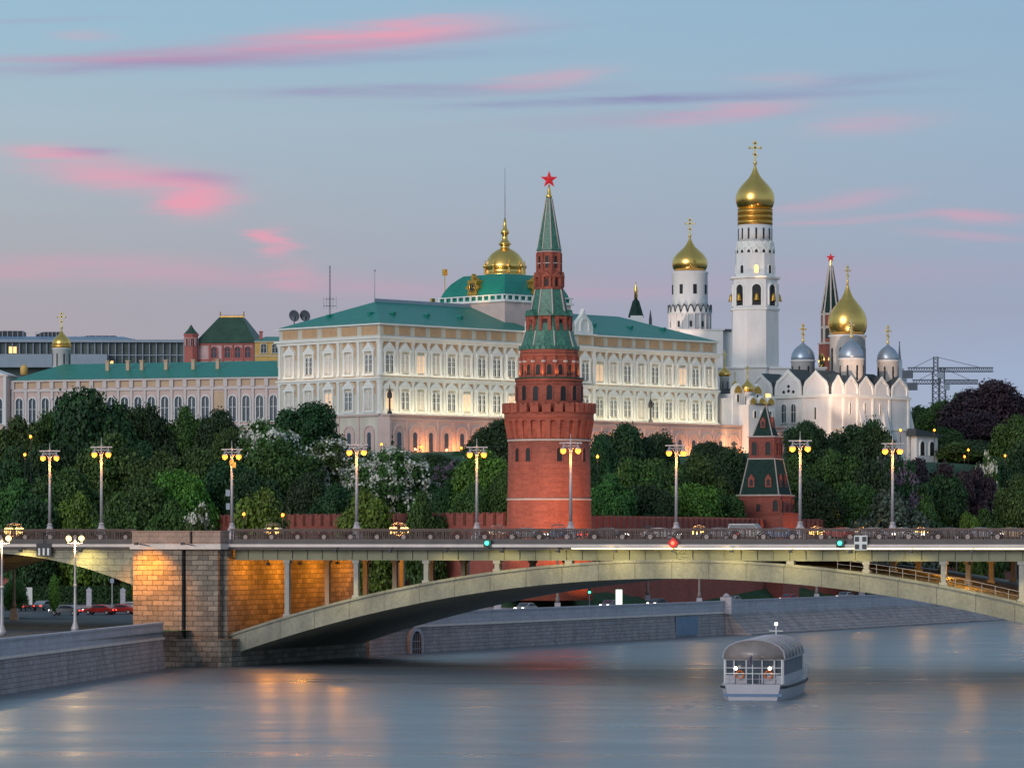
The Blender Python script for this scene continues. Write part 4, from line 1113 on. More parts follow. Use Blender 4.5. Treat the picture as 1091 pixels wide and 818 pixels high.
# bell tower
BY = 930.0; qb = BY / FP
bx = PX(804.5, BY); bz = 32.5
bell = thing('bell_tower', 'tallest white octagonal bell tower with gilded onion dome', 'bell tower', (bx, BY, bz))
def bZ(py): return PZ(py, BY) - bz
def bp_(*rows): return [(hw * qb, bZ(y)) for hw, y in rows]
o8 = PI / 8
k8 = 1 / math.cos(PI / 8)
g = MB(); g.lathe([(25.5 * qb * k8, 0)] + bp_((24.6 * k8, 392), (24.2 * k8, 331)), 8, ph=o8); g.build('lower_storey', M['white'], bell)
g = MB(); g.lathe(bp_((25.8 * k8, 331), (26 * k8, 329.4), (24 * k8, 329.2)), 8, ph=o8); g.lathe(bp_((26 * k8, 297.6), (26.3 * k8, 295.6), (22 * k8, 295.2)), 8, ph=o8); g.lathe(bp_((26.3 * k8, 393), (26.3 * k8, 391), (24 * k8, 391)), 8, ph=o8); g.build('cornice', M['trim'], bell)
g = MB(); g.lathe(bp_((23.8 * k8, 329.1), (23.4 * k8, 297.7)), 8, ph=o8); bf = g.build('belfry', M['white'], bell)
for k in range(8):
    a = PI / 4 * k; r = 23.6 * qb
    f = make_window(bell, 2.2, 5.2, .35, .3, 'trim', 'darkpane', False, False, 'bell_opening'); f.location = (r * math.cos(a) + .02 * math.cos(a), r * math.sin(a), bZ(326.5)); f.rotation_euler = (0, 0, a + PI / 2)
    g = MB(); g.smooth = True; g.lathe([(.75, 1.2), (.62, 1.5), (.45, 2.2), (.4, 2.7), (.12, 2.9), (0, 3.3)], 10, 0, -.45); g.build('bell', M['goldflat'], f)
g = MB(); g.lathe(bp_((20.6 * k8, 295.1), (20.2 * k8, 271)), 8, ph=o8); g.build('upper_octagon', M['white'], bell)
for k in range(8):
    a = PI / 4 * k; f = make_window(bell, 1.0, 2.0, .2, .2, 'trim', 'darkpane' if k % 3 else 'litpane', False, False); f.location = (20.45 * qb * math.cos(a), 20.45 * qb * math.sin(a), bZ(292)); f.rotation_euler = (0, 0, a + PI / 2)
g = MB()
for row, (y0, y1) in enumerate(((271, 263.5), (265, 257.5))):
    for k in range(16):
        g.M = Matrix.Rotation(2 * PI * (k + row * .5) / 16, 4, 'Z'); r = (19.6 - row * .8) * qb; w = 1.75
        g.ext([(r - .6, -w / 2, bZ(y0)), (r - .6, w / 2, bZ(y0)), (r - .6, w / 2, bZ(y0) + .7), (r - .6, w * .3, bZ(y0) + 1.3), (r - .6, 0, bZ(y1)), (r - .6, -w * .3, bZ(y0) + 1.3), (r - .6, -w / 2, bZ(y0) + .7)], (.9, 0, 0))
g.M = None; g.lathe(bp_((19.4, 271), (18.6, 258)), 24)
kk = g.build('kokoshnik_ring', M['trim'], bell)
g = MB()
for k in range(16):
    g.M = Matrix.Rotation(2 * PI * k / 16, 4, 'Z'); r = 19.6 * qb
    g.ext([(r + .28, -.45, bZ(270.4)), (r + .28, .45, bZ(270.4)), (r + .28, .3, bZ(268)), (r + .28, 0, bZ(266.6)), (r + .28, -.3, bZ(268))], (.06, 0, 0))
g.build('kokoshnik_niche', M['darkpane'], kk)
g = MB(); g.smooth = True; g.lathe(bp_((18.4, 257.8), (18.2, 240)), 28); dr = g.build('drum', M['white'], bell)
g = MB()
for k in range(14):
    g.M = Matrix.Rotation(2 * PI * (k + .5) / 14, 4, 'Z'); g.box(18.1 * qb, 18.5 * qb, -.22, .22, bZ(256), bZ(244))
g.build('slit_window', M['darkpane'], dr)
g = MB(); g.smooth = True
for y0, y1 in ((240, 234.6), (234.3, 229), (228.7, 223.4)): g.lathe(bp_((18.6, y0), (18.6, y1)), 28); g.lathe(bp_((19, y1 + .15), (19, y1 - .1)), 28)
g.build('gilded_band', M['goldflat'], bell)
g = MB(); g.smooth = True; g.lathe([(a, bZ(223.2) + b_) for a, b_ in onion(20.8 * qb, 11.2)], 32); gd = g.build('gilded_dome', M['gold'], bell)
cross(gd, 0, 0, bZ(176), 26.5 * qb)
g = MB(); g.box(-11, 17, -5, 9, 0, bZ(394)); g.box(-11.4, 17.4, -5.4, 9.4, bZ(394) + .003, bZ(392)); g.build('base_storey', M['white'], bell)
# second belfry with one dome
DY = 960.0; qd = DY / FP; dz = 32.5
def dZ(py): return PZ(py, DY) - dz
bel = thing('domed_belfry', 'round white two-tier belfry with gilded dome, behind the end of the palace roof', 'belfry', (PX(735, DY), DY, dz))
g = MB(); g.smooth = True; g.lathe([(21.8 * qd, 0), (21.5 * qd, dZ(330)), (22.3 * qd, dZ(329.5)), (22.3 * qd, dZ(328.5)), (20 * qd, dZ(328))], 28); lo_ = g.build('lower_drum', M['white'], bel)
g = MB()
for k in range(20):
    g.M = Matrix.Rotation(2 * PI * k / 20, 4, 'Z'); r = 21.6 * qd
    g.ext([(r - .2, -.75, dZ(335)), (r - .2, .75, dZ(335)), (r - .2, .4, dZ(329)), (r - .2, 0, dZ(326.5)), (r - .2, -.4, dZ(329))], (.55, 0, 0)); g.box(r - .1, r + .28, -.9, -.65, dZ(352), dZ(333))
g.build('kokoshnik_ring', M['white'], lo_)
g = MB()
for k in range(20):
    g.M = Matrix.Rotation(2 * PI * k / 20, 4, 'Z'); r = 21.6 * qd
    for a, c_ in (((-.8, 333.5), (-.42, 328.2)), ((-.42, 328.2), (0, 325.2)), ((0, 325.2), (.42, 328.2)), ((.42, 328.2), (.8, 333.5))): g.tube((r + .3, a[0], dZ(a[1])), (r + .3, c_[0], dZ(c_[1])), .17, n=4)
g.build('kokoshnik_edge', M['leadroof'], lo_)
g = MB()
for k in range(10):
    g.M = Matrix.Rotation(2 * PI * (k + .5) / 10, 4, 'Z'); g.box(21.3 * qd, 21.75 * qd, -.3, .3, dZ(349), dZ(343))
g.build('slit_window', M['darkpane'], lo_)
g = MB(); g.smooth = True; g.lathe([(20.2 * qd, dZ(328)), (19.2 * qd, dZ(322)), (18.9 * qd, dZ(293)), (19.6 * qd, dZ(292)), (19.6 * qd, dZ(290)), (18 * qd, dZ(289.4))], 28); up = g.build('upper_drum', M['white'], bel)
g = MB()
for k in range(8):
    g.M = Matrix.Rotation(2 * PI * (k + .3) / 8, 4, 'Z'); g.box(18.7 * qd, 19.35 * qd, -.45, .45, dZ(314), dZ(304))
g.build('slit_window', M['darkpane'], up)
g = MB(); g.smooth = True; g.lathe([(a, dZ(289.3) + b_) for a, b_ in onion(19 * qd, 8.9)], 32); gd = g.build('gilded_dome', M['gold'], bel)
cross(gd, 0, 0, dZ(253), 21 * qd)
g = MB(); g.box(PX(744, DY) - PX(735, DY), PX(779, DY) - PX(735, DY), -6, 8, 0, dZ(354.5)); g.build('annex', M['white'], bel)
g = MB(); g.box(PX(742, DY) - PX(735, DY), PX(780, DY) - PX(735, DY), -6.6, 8.6, dZ(354.4), dZ(352)); g.build('annex_roof', M['leadroof'], bel)
g = MB(); g.box(-3, 8, -9, -5.2, 0, dZ(354)); g.box(-3.4, 8.4, -9.4, -5, dZ(353.9), dZ(352.8)); g.build('porch', M['white'], bel)

# five domed cathedral
KY = 880.0; kz = 33.0
kc = Vector((PX(885, KY), KY, kz))
def kZ(py): return PZ(py, KY) - kz
cath = thing('white_cathedral', 'white cathedral with scalloped gables, four grey domes and one gold dome', 'cathedral', kc, R(45))
# local x runs to the right and back along the south face, y to the left and back along the west face
KL, KW = 29.0, 25.5
zk = kZ(420)
g = MB(); g.box(0, KL, 0, KW, -3, zk); g.yz([(-.003, -3), (-3.6, -3), (-.003, zk - 3)], KL * .36, KL * .42); g.yz([(-.003, -3), (-3.6, -3), (-.003, zk - 3)], KL * .66, KL * .71); g.xz([(KL + .003, -3), (KL + 6, -3), (KL + .003, zk - 1)], 0, 3); g.build('wall', M['white'], cath)
def zak(x, w, h):                                                  # outline of a keel-shaped gable
    return [(x - w / 2, zk + .004), (x + w / 2, zk + .004), (x + w * .49, zk + h * .35), (x + w * .42, zk + h * .60), (x + w * .22, zk + h * .80), (x, zk + h * 1.06), (x - w * .22, zk + h * .80), (x - w * .42, zk + h * .60), (x - w * .49, zk + h * .35)]
south = [(2.2, 4.3), (7.0, 5.2), (12.5, 5.6), (18.3, 5.6), (25.0, 6.4)]
west = [(4.2, 7.6, 5.4), (12.7, 8.4, 5.9), (21.3, 7.4, 5.2)]
g = MB()
for x, w in south: g.xz(zak(x, w, 4.4), -.35, 3)
for y, w, h in west: g.yz(zak(y, w, h), -.35, 3)
gb = g.build('gable', M['white'], cath)
g = MB()
def inner(x, w, h, k=.80): return [(x + (a - x) * k, zk + .25 + (b_ - zk) * k) for a, b_ in zak(x, w, h)]
for x, w in south: g.xz(zak(x, w, 4.4) + [zak(x, w, 4.4)[0]] + [inner(x, w, 4.4)[0]] + inner(x, w, 4.4)[::-1], -.62, -.353)
for y, w, h in west: g.yz(zak(y, w, h) + [zak(y, w, h)[0]] + [inner(y, w, h)[0]] + inner(y, w, h)[::-1], -.62, -.353)
g.box(-.55, KL + .3, -.55, -.003, zk - .6, zk); g.box(-.55, -.003, 0, KW, zk - .6, zk)
for x in (0.1, 4.5, 9.7, 15.3, 21.5, 28.7): g.box(x - .3, x + .3, -.32, -.003, -3, zk - .6)
for y in (.35, 8.4, 17.1, 25.2): g.box(-.32, -.003, y - .35, y + .35, -3, zk - .6)
g.box(-.3, KL, -.3, -.003, zk - 8, zk - 7.6); g.box(-.3, -.003, 0, KW, zk - 9.5, zk - 9)
g.build('gable_moulding', M['trim'], gb)
g = MB(); a_, c_ = zk + 1.2, zk + 5.6
v = [g.vert(p) for p in ((.2, .2, a_), (KL - .1, .2, a_), (KL - .1, KW, a_), (.2, KW, a_), (6, 6, c_), (KL - 6, 6, c_), (KL - 6, KW - 6, c_), (6, KW - 6, c_))]
for f in ((0, 1, 5, 4), (1, 2, 6, 5), (2, 3, 7, 6), (3, 0, 4, 7), (4, 5, 6, 7), (3, 2, 1, 0)): g.face([v[k] for k in f])
for x, w in south: g.xz([(a, b_ + .12) for a, b_ in zak(x, w, 4.35)], 3.003 - 3.2, 6.5)
for y, w, h in west: g.yz([(a, b_ + .12) for a, b_ in zak(y, w, h - .05)], -.2, 6.5)
g.build('roof', M['leadroof'], cath)
for y in (11.3, 14.3): o = make_window(cath, 1.5, 4.4, .25, .3, 'trim'); o.location = (-.01, y, kZ(449)); o.rotation_euler = (0, 0, -PI / 2)
for px_, y in ((4.2, 445),): o = make_window(cath, .55, 2.8, .15, .2, 'trim', 'darkpane', False, False); o.location = (-.01, 4.6, kZ(446)); o.rotation_euler = (0, 0, -PI / 2)
for x in (7, 12.5, 18.3): o = make_window(cath, .5, 2.6, .15, .2, 'trim', 'darkpane', False, False); o.location = (x, -.01, kZ(440)); 
for y, z in ((12.7, 415), (11.2, 416), (14.2, 416), (12.7, 410)):
    g = MB(); g.yz([(.4 * math.cos(2 * PI * k / 10), .4 * math.sin(2 * PI * k / 10)) for k in range(10)], -.40, -.3); g.build('round_window', M['darkpane'], cath, (0, y, kZ(z)))
def kdome(px, depth, *a, **k):
    Y_ = KY + depth; w = Vector((PX(px, Y_), Y_, 0)) - Vector((kc.x, kc.y, 0)); w.rotate(Matrix.Rotation(-R(45), 3, 'Z')); return w.x, w.y, Y_
for px, dep, r, yt, y0, rd, hd, hc in ((855.5, 20, 12.6, 383.5, 402, 12.8, 19.5, 20), (907, 11, 13.2, 381.5, 404, 13.2, 22, 20), (946, 21, 11.4, 383.5, 404, 11.6, 17.5, 20)):
    x, y, Y_ = kdome(px, dep); k_ = Y_ / FP
    drum_dome(cath, x, y, PZ(y0, Y_) - kz - 1.5, r * k_, PZ(yt, Y_) - kz, rd * k_, hd * k_, hc * k_, 'silver', False, 24, 8, 'grey_dome')
x, y, Y_ = kdome(903, 19); k_ = Y_ / FP
drum_dome(cath, x, y, PZ(402, Y_) - kz - 1.5, 19.2 * k_, PZ(357, Y_) - kz, 21 * k_, 56 * k_, 19 * k_, 'gold', True, 32, 10, 'gold_dome')
x, y, Y_ = kdome(899, 28)
g = MB(); g.box(KL + .5, KL + 8.5, -2, 13, -4, kZ(462)); an = g.build('side_chapel', M['white'], cath)
g = MB(); g.ext([(KL - 1, -3, kZ(462)), (KL + 9.2, -3, kZ(462)), (KL + 9.2, -3, kZ(460.6)), (KL - 1, -3, kZ(454))], (0, 16.5, 0)); g.build('chapel_roof', M['leadroof'], an)
for x in (KL + 2.6, KL + 6.2): o = make_window(cath, 1.7, 3.4, .3, .2, 'trim', 'darkpane', False, False); o.location = (x, -2.01, kZ(483))
lamp('SPOT', 'flood_or_fill', (kc.x + 2, kc.y - 18, 36), 9000, (1, .54, .28), None, (kc.x + 9, kc.y + 6, kz + zk), .3, 80)
lamp('SPOT', 'flood_or_fill', (kc.x - 22, kc.y - 6, 36), 14000, (1, .66, .42), None, (kc.x - 8, kc.y + 8, kz + zk), .3, 80)
lamp('SPOT', 'flood_or_fill', (kc.x + 4, kc.y - 22, 44), 30000, (1, .70, .50), None, (kc.x + 8, kc.y + 18, kz + zk + 10), .3, 50)
lamp('SPOT', 'flood_or_fill', (kc.x + 6, kc.y - 12, 34), 1500, (1, .5, .15), None, (kc.x + 14, kc.y + 10, kz + 4), .3, 90)
lamp('SPOT', 'flood_or_fill', (bx - 14, BY - 26, 52), 11000, (1, .72, .58), None, (bx, BY, 82), .3, 60)
lamp('SPOT', 'flood_or_fill', (bx + 1, BY - 9, 76), 700, (1, .7, .3), None, (bx, BY, 96), .2, 50)
lamp('SPOT', 'flood_or_fill', (PX(735, DY) - 8, DY - 18, 60), 8000, (1, .76, .62), None, (PX(735, DY), DY, 78), .3, 60)

# small many-domed church beside the palace
NY = 872.0; nz_ = 33.0
nc = Vector((PX(785, NY), NY, nz_))
nw = thing('small_white_church', 'small white church with two low gold domes between palace and cathedral', 'church', nc, R(35))
def nZ(py): return PZ(py, NY) - nz_
g = MB(); g.box(-4.3, 4.3, -4, 4.5, -2, nZ(420)); g.box(-2.5, 5.2, -7.5, -4.003, -2, nZ(432)); g.box(-6.5, -4.303, -3.5, 3.5, -2, nZ(425)); g.build('wall', M['white'], nw)
g = MB()
def kok(x, w, z, h, y0, y1): g.xz([(x - w / 2, z), (x + w / 2, z), (x + w * .48, z + h * .4), (x + w * .3, z + h * .75), (x, z + h), (x - w * .3, z + h * .75), (x - w * .48, z + h * .4)], y0, y1)
for x in (-2.9, 0, 2.9): kok(x, 2.8, nZ(420) + .003, 2.4, -4.2, -3)
for x in (-1.2, 1.4, 4.0): kok(x, 2.4, nZ(432) + .003, 2.0, -7.7, -6.5)
g.build('kokoshnik', M['trim'], nw)
g = MB()
for x in (-2.9, 0, 2.9): kok(x, 2.2, nZ(420) + .1, 1.8, -4.26, -4.203); g.mark()
for x in (-1.2, 1.4, 4.0): kok(x, 1.9, nZ(432) + .1, 1.5, -7.76, -7.703); g.mark()
g.build_each('gilded_lunette', M['goldflat'], nw)
g = MB(); g.lathe([(5.6, nZ(420) + .2), (2.4, nZ(414))], 4, ph=PI / 4); g.lathe([(3.5, nZ(432)), (1.5, nZ(427))], 4, 1.5, -5.6, PI / 4); g.build('roof', M['leadroof'], nw)
for (x, zz, h) in ((-.6, 446, 1.6), (1.6, 446, 1.6), (3.9, 446, 1.6)): o = make_window(nw, .7, h, .2, .2, 'trim', 'darkpane', False, False); o.location = (x, -7.51, nZ(zz))
for x in (-2.9, 0, 2.9): o = make_window(nw, .7, 1.8, .2, .2, 'trim', 'darkpane', False, False); o.location = (x, -4.01, nZ(429))
def nd(px, dep, r, y0, y1, hd, hc):
    Y_ = NY + dep; w = Vector((PX(px, Y_), Y_, 0)) - Vector((nc.x, nc.y, 0)); w.rotate(Matrix.Rotation(-R(35), 3, 'Z')); k_ = Y_ / FP
    drum_dome(nw, w.x, w.y, PZ(y0, Y_) - nz_, r * .72 * k_, PZ(y1, Y_) - nz_, r * k_, hd * k_, hc * k_, 'gold', True, 16, 6, 'gold_dome')
nd(772, 3, 6.8, 422, 401, 12, 16); nd(796.5, -3, 7.3, 434, 417.5, 15, 14); nd(783, 5, 3.6, 424, 412, 8, 8)
lamp('SPOT', 'flood_or_fill', (nc.x - 2, nc.y - 14, 36), 1500, (1, .62, .3), None, (nc.x, nc.y, 42), .3, 90)

# brick clock tower far behind
SY = 1150.0; qs = SY / FP; sz_ = 33.0
def cZ(py): return PZ(py, SY) - sz_
clk = thing('clock_tower', 'distant red brick clock tower with green spire and red star', 'clock tower', (PX(885, SY), SY, sz_), R(20))
g = MB(); a = 12 * qs; g.box(-a, a, -a, a, 0, cZ(397)); a = 9.6 * qs; g.box(-a, a, -a, a, cZ(397), cZ(366)); g.lathe([(10.4 * qs, cZ(366)), (9.8 * qs, cZ(334))], 8, ph=o8)
g.build('shaft', M['brickwall'], clk)
g = MB(); a = 10.4 * qs; g.box(-a, a, -a, a, cZ(367), cZ(365)); g.lathe([(10.9 * qs, cZ(349)), (10.9 * qs, cZ(347.6)), (9 * qs, cZ(347.4))], 8, ph=o8); g.lathe([(10.8 * qs, cZ(336)), (10.8 * qs, cZ(334)), (9 * qs, cZ(333.4))], 8, ph=o8)
for k in range(8):
    g.M = Matrix.Rotation(PI / 4 * k + o8, 4, 'Z'); g.box(10.0 * qs, 10.7 * qs, -.45, .45, cZ(365), cZ(331)); 
g.build('stone_trim', M['belt'], clk)
g = MB(); g.lathe([(9.9 * qs, cZ(333.4)), (6.4 * qs, cZ(312)), (1.7 * qs, cZ(283))], 8, ph=o8); g.build('spire', M['darktile'], clk)
g = MB()
for k in range(8):
    a = o8 + PI / 4 * k; c_, s_ = math.cos(a), math.sin(a)
    for (r0, y0), (r1, y1) in (((10, 333.4), (6.5, 312)), ((6.5, 312), (1.8, 283))): g.tube((c_ * r0 * qs, s_ * r0 * qs, cZ(y0)), (c_ * r1 * qs, s_ * r1 * qs, cZ(y1)), .3, n=4)
    g.mark()
g.build_each('roof_rib', M['belt'], clk)
g = MB(); g.tube((0, 0, cZ(284)), (0, 0, cZ(277)), .4, .2, 8); g.build('gilt_finial', M['gold'], clk)
o = star_mesh(clk, cZ(274.5), 5.2 * qs); o.rotation_euler = (0, 0, R(-20))
for rz in (0, -PI / 2):
    g = MB(); r = 8.2 * qs
    g.xz([(r * .8 * math.cos(2 * PI * k / 28), r * .8 * math.sin(2 * PI * k / 28)) for k in range(28)], -.15, .05)
    f = g.build('clock_face', M['darkpane'], clk, (0, -9.7 * qs, cZ(384)) if rz == 0 else (-9.7 * qs, 0, cZ(384)), rz)
    g = MB(); g.ring((0, -.2, 0), r * .82, .28, 28); g.box(-.12, .12, -.35, -.16, -.3, 1.6); g.box(-.1, 1.1, -.34, -.17, -.1, .1)
    for k in range(12): g.tube((r * .6 * math.sin(PI * k / 6), -.22, r * .6 * math.cos(PI * k / 6)), (r * .74 * math.sin(PI * k / 6), -.22, r * .74 * math.cos(PI * k / 6)), .09, n=4)
    g.build('clock_hand', M['gold'], f)
for k in range(8):
    a = PI / 4 * k; o = make_window(clk, 1.4, 3.2, .3, .2, 'belt', 'darkpane', False, False); o.location = (9.5 * qs * math.cos(a), 9.5 * qs * math.sin(a), cZ(361)); o.rotation_euler = (0, 0, a + PI / 2)

# ------------------------------------------------------------------ buildings at the far left
HY = 960.0; qh = HY / FP
def hZ(py): return PZ(py, HY) - 33
hall = thing('glass_hall', 'long modern grey glass hall with blue roof behind the turquoise roof', 'building', (PX(-60, HY), HY, 33), R(2))
hw_ = 262 * qh
g = MB(); g.box(0, hw_, .6, 40, -2, hZ(364.5)); g.build('glass_wall', M['glassbox'], hall)
g = MB()
for k in range(36): g.box(k * hw_ / 36, k * hw_ / 36 + .22, -.2, .595, hZ(392), hZ(364.5))
g.box(-.5, hw_ + .5, 0, .59, hZ(378.5), hZ(377.5)); g.build('fin', M['greyclad'], hall)
g = MB(); g.box(-.8, hw_ + .8, -1.0, 41, hZ(364.5), hZ(361.5)); g.box(-1, 42, -5, .5, hZ(392), hZ(378)); g.build('fascia', M['greyclad'], hall)
g = MB(); g.ext([(-.8, -1, hZ(361.4)), (hw_ * .78, -1, hZ(361.4)), (hw_ * .72, 6, hZ(357)), (-.8, 6, hZ(357))], (0, 20, 0)); g.build('roof', M['bluemetal'], hall)
for px0, px1, t_ in ((-12, 21, 350.5), (35, 61, 351.5), (77, 121, 355.5)):
    x0, x1 = (px0 + 60) * qh, (px1 + 60) * qh
    g = MB(); g.ext([(x0, 8, hZ(358)), (x1, 8, hZ(358)), (x1, 8, hZ(t_)), (x0 + (x1 - x0) * .3, 8, hZ(t_)), (x0, 8, hZ(t_ + 3))], (0, 9, 0)); u = g.build('roof_plant', M['blackmetal'], hall)
    g = MB()
    for k in range(7): x = x0 + (x1 - x0) * k / 6; g.box(x - .1, x + .1, 7.8, 7.99, hZ(359), hZ(t_))
    g.build('louvre', M['greyclad'], u)
for px0, px1, y0, y1 in ((9, 17, 376, 369), (111, 120, 387, 384), (31, 40, 386, 384)):
    g = MB(); g.box((px0 + 60) * qh, (px1 + 60) * qh, .5, .592, hZ(y0), hZ(y1)); g.build('lit_window', M['litpane'], hall)

EY = 930.0; qe = EY / FP
def eZ(py): return PZ(py, EY) - 33
pk = thing('pink_tent_roof_palace', 'pink and red old palace with steep dark green tent roof and corner turret', 'building', (PX(237, EY), EY, 33), R(-6))
g = MB(); g.box(-35 * qe, 34 * qe, 0, 16, -2, eZ(366)); g.build('wall', M['pinkpale'], pk)
g = MB(); g.box(-35.5 * qe, 34.5 * qe, -.4, -.003, eZ(367.3), eZ(365.6)); g.box(-35.5 * qe, 34.5 * qe, -.3, -.003, eZ(384), eZ(382.6))
for x in (-34, -14, 0, 11, 22, 33): g.box((x - .8) * qe, (x + .8) * qe, -.35, -.003, -2, eZ(367.4))
g.build('red_trim', M['pinkred'], pk)
g = MB(); v = [g.vert((x * qe, y, eZ(z))) for x, y, z in ((-30, -.8, 365.5), (37, -.8, 365.5), (37, 17, 365.5), (-30, 17, 365.5), (-8.5, 6, 336.5), (17, 6, 336.5), (17, 10, 336.5), (-8.5, 10, 336.5))]
for f in ((0, 1, 5, 4), (1, 2, 6, 5), (2, 3, 7, 6), (3, 0, 4, 7), (4, 5, 6, 7), (3, 2, 1, 0)): g.face([v[k] for k in f])
g.build('tent_roof', M['darkroof'], pk)
g = MB(); g.box(-8.5 * qe, 17 * qe, 7.8, 8.2, eZ(336.4), eZ(334.8))
for x in (-8.5, 17): g.tube((x * qe, 8, eZ(336)), (x * qe, 8, eZ(330)), .15)
for k in range(12): g.tube(((-8 + 2.2 * k) * qe, 8, eZ(335)), ((-8 + 2.2 * k) * qe, 8, eZ(333.2)), .08, n=4)
g.build('ridge_crest', M['goldflat'], pk)
g = MB(); g.lathe([(7.5 * qe, -2), (7.5 * qe, eZ(358)), (8.3 * qe, eZ(357.5)), (8.3 * qe, eZ(356)), (6.8 * qe, eZ(355.8))], 8, -33 * qe, -1, o8); tu = g.build('turret', M['pinkred'], pk)
g = MB(); g.lathe([(8 * qe, eZ(355.8)), (3.5 * qe, eZ(351)), (.3 * qe, eZ(346))], 8, -33 * qe, -1, o8); g.build('turret_cap', M['darkroof'], tu)
for k in range(4):
    a = -PI / 2 + R(-67.5 + 45 * k); o = make_window(pk, .8, 2, .15, .15, 'pinkpale', 'darkpane', False, False); o.location = (-33 * qe + 7.0 * qe * math.cos(a), -1 + 7.0 * qe * math.sin(a), eZ(369)); o.rotation_euler = (0, 0, a + PI / 2)
for x in (-9, 5.5, 16.5, 27.5): o = make_window(pk, 1.4, 2.6, .3, .25, 'pinkred'); o.location = (x * qe, -.01, eZ(381))

OY = 900.0; qo = OY / FP
def oZ(py): return PZ(py, OY) - 33
yb = thing('yellow_house', 'small yellow house with green roof and chimney beside the cream palace', 'building', (PX(285, OY), OY, 33))
g = MB(); g.box(-13.5 * qo, 16 * qo, 0, 14, -2, oZ(364)); g.build('wall', M['yellow'], yb)
g = MB(); g.box(-14 * qo, 16.5 * qo, -.4, -.003, oZ(364.6), oZ(363.4)); g.box(-13.5 * qo, 16 * qo, -.2, -.003, oZ(379.5), oZ(378.5)); g.build('cornice', M['cream'], yb)
g = MB(); v = [g.vert((x * qo, y, oZ(z))) for x, y, z in ((-14, -.5, 363.3), (16.5, -.5, 363.3), (16.5, 14.5, 363.3), (-14, 14.5, 363.3), (-4, 7, 357), (16.5, 7, 357))]
for f in ((0, 1, 5, 4), (1, 2, 5), (2, 3, 4, 5), (3, 0, 4), (3, 2, 1, 0)): g.face([v[k] for k in f])
g.build('roof', M['greenroof'], yb)
g = MB(); g.box(-9.5 * qo, -6.5 * qo, 3, 4.2, oZ(362), oZ(353)); g.box(-10 * qo, -6 * qo, 2.8, 4.4, oZ(352.9), oZ(352)); g.build('chimney', M['pinkred'], yb)
for x in (-4, 8): o = make_window(yb, 1.3, 2.2, .2, .2, 'cream'); o.location = (x * qo, -.01, oZ(376))

VY = 850.0; qv = VY / FP
def vZ(py): return PZ(py, VY) - 33
ch = thing('gold_domed_chapel', 'white drum of a little church with single gold dome over the turquoise roof', 'church', (PX(65, VY), VY, 33))
g = MB(); g.box(-14 * qv, 12 * qv, -3, 9, -2, vZ(394)); g.build('wall', M['white'], ch)
drum_dome(ch, 0, 1, vZ(394.5), 9.6 * qv, vZ(370), 9.9 * qv, 20 * qv, 19 * qv, 'gold', True, 20, 8, 'gold_dome')
g = MB(); g.smooth = True; g.lathe([(9.9 * qv, vZ(371)), (10.4 * qv, vZ(370.5)), (10.4 * qv, vZ(366.8)), (9.6 * qv, vZ(366.4))], 20, 0, 1); g.build('gilded_band', M['goldflat'], ch)
g = MB(); g.smooth = True; g.lathe([(3.8 * qv, vZ(400)), (4 * qv, vZ(393)), (2.6 * qv, vZ(390)), (0, vZ(389))], 12, -37 * qv, -4); g.build('round_turret', M['yellow'], ch)
# slim steeple behind the palace
UY = 900.0; qu = UY / FP
def uZ(py): return PZ(py, UY) - 33
stp = thing('green_steeple', 'little dark green steeple with gold tip above the right palace roof', 'steeple', (PX(677.5, UY), UY, 33))
g = MB(); g.box(-6 * qu, 7 * qu, -3, 3, 0, uZ(337)); g.build('base', M['white'], stp)
g = MB(); g.lathe([(8.5 * qu, uZ(338)), (3.6 * qu, uZ(321)), (1.8 * qu, uZ(319))], 8); g.build('spire', M['darktile'], stp)
g = MB(); g.smooth = True; g.lathe([(1.8 * qu, uZ(319)), (1.7 * qu, uZ(311)), (2.1 * qu, uZ(309)), (.5 * qu, uZ(303)), (.2 * qu, uZ(300))], 10); g.build('gilt_tip', M['gold'], stp)
g = MB(); g.box(14 * qu, 17 * qu, -1, 1, 0, uZ(340)); g.lathe([(1.6 * qu, uZ(340)), (.2 * qu, uZ(330))], 6, 15.5 * qu, 0); g.build('pinnacle', M['leadroof'], stp)
# masts and dishes on the roofs
for px, y0, y1, Y_, l in ((351.5, 345, 283, 840, 'thin lattice radio mast behind the left palace roof'),):
    z0 = PZ(y0, Y_); h = PZ(y1, Y_) - z0; r_ = thing('radio_mast', l, 'antenna', (PX(px, Y_), Y_, 33))
    g = MB(); b0 = z0 - 33
    for dx in (-.35, .35): g.tube((dx, 0, 0), (dx * .2, 0, b0 + h), .05, n=4)
    for k in range(14): z = b0 + k * h / 14; g.tube((-.35 + .02 * k, 0, z), (.35 - .02 * k, 0, z + h / 14), .03, n=4)
    g.build('mast', M['steel'], r_)
    g = MB(); g.tube((-1.4, 0, b0 + 4), (1.4, 0, b0 + 4), .05, n=4); g.tube((-1.1, 0, b0 + 5.5), (1.1, 0, b0 + 5.5), .05, n=4)
    for k in range(5): g.tube((-1.4 + .7 * k, 0, b0 + 3.4), (-1.4 + .7 * k, 0, b0 + 6), .03, n=4)
    g.build('aerial', M['steel'], r_)
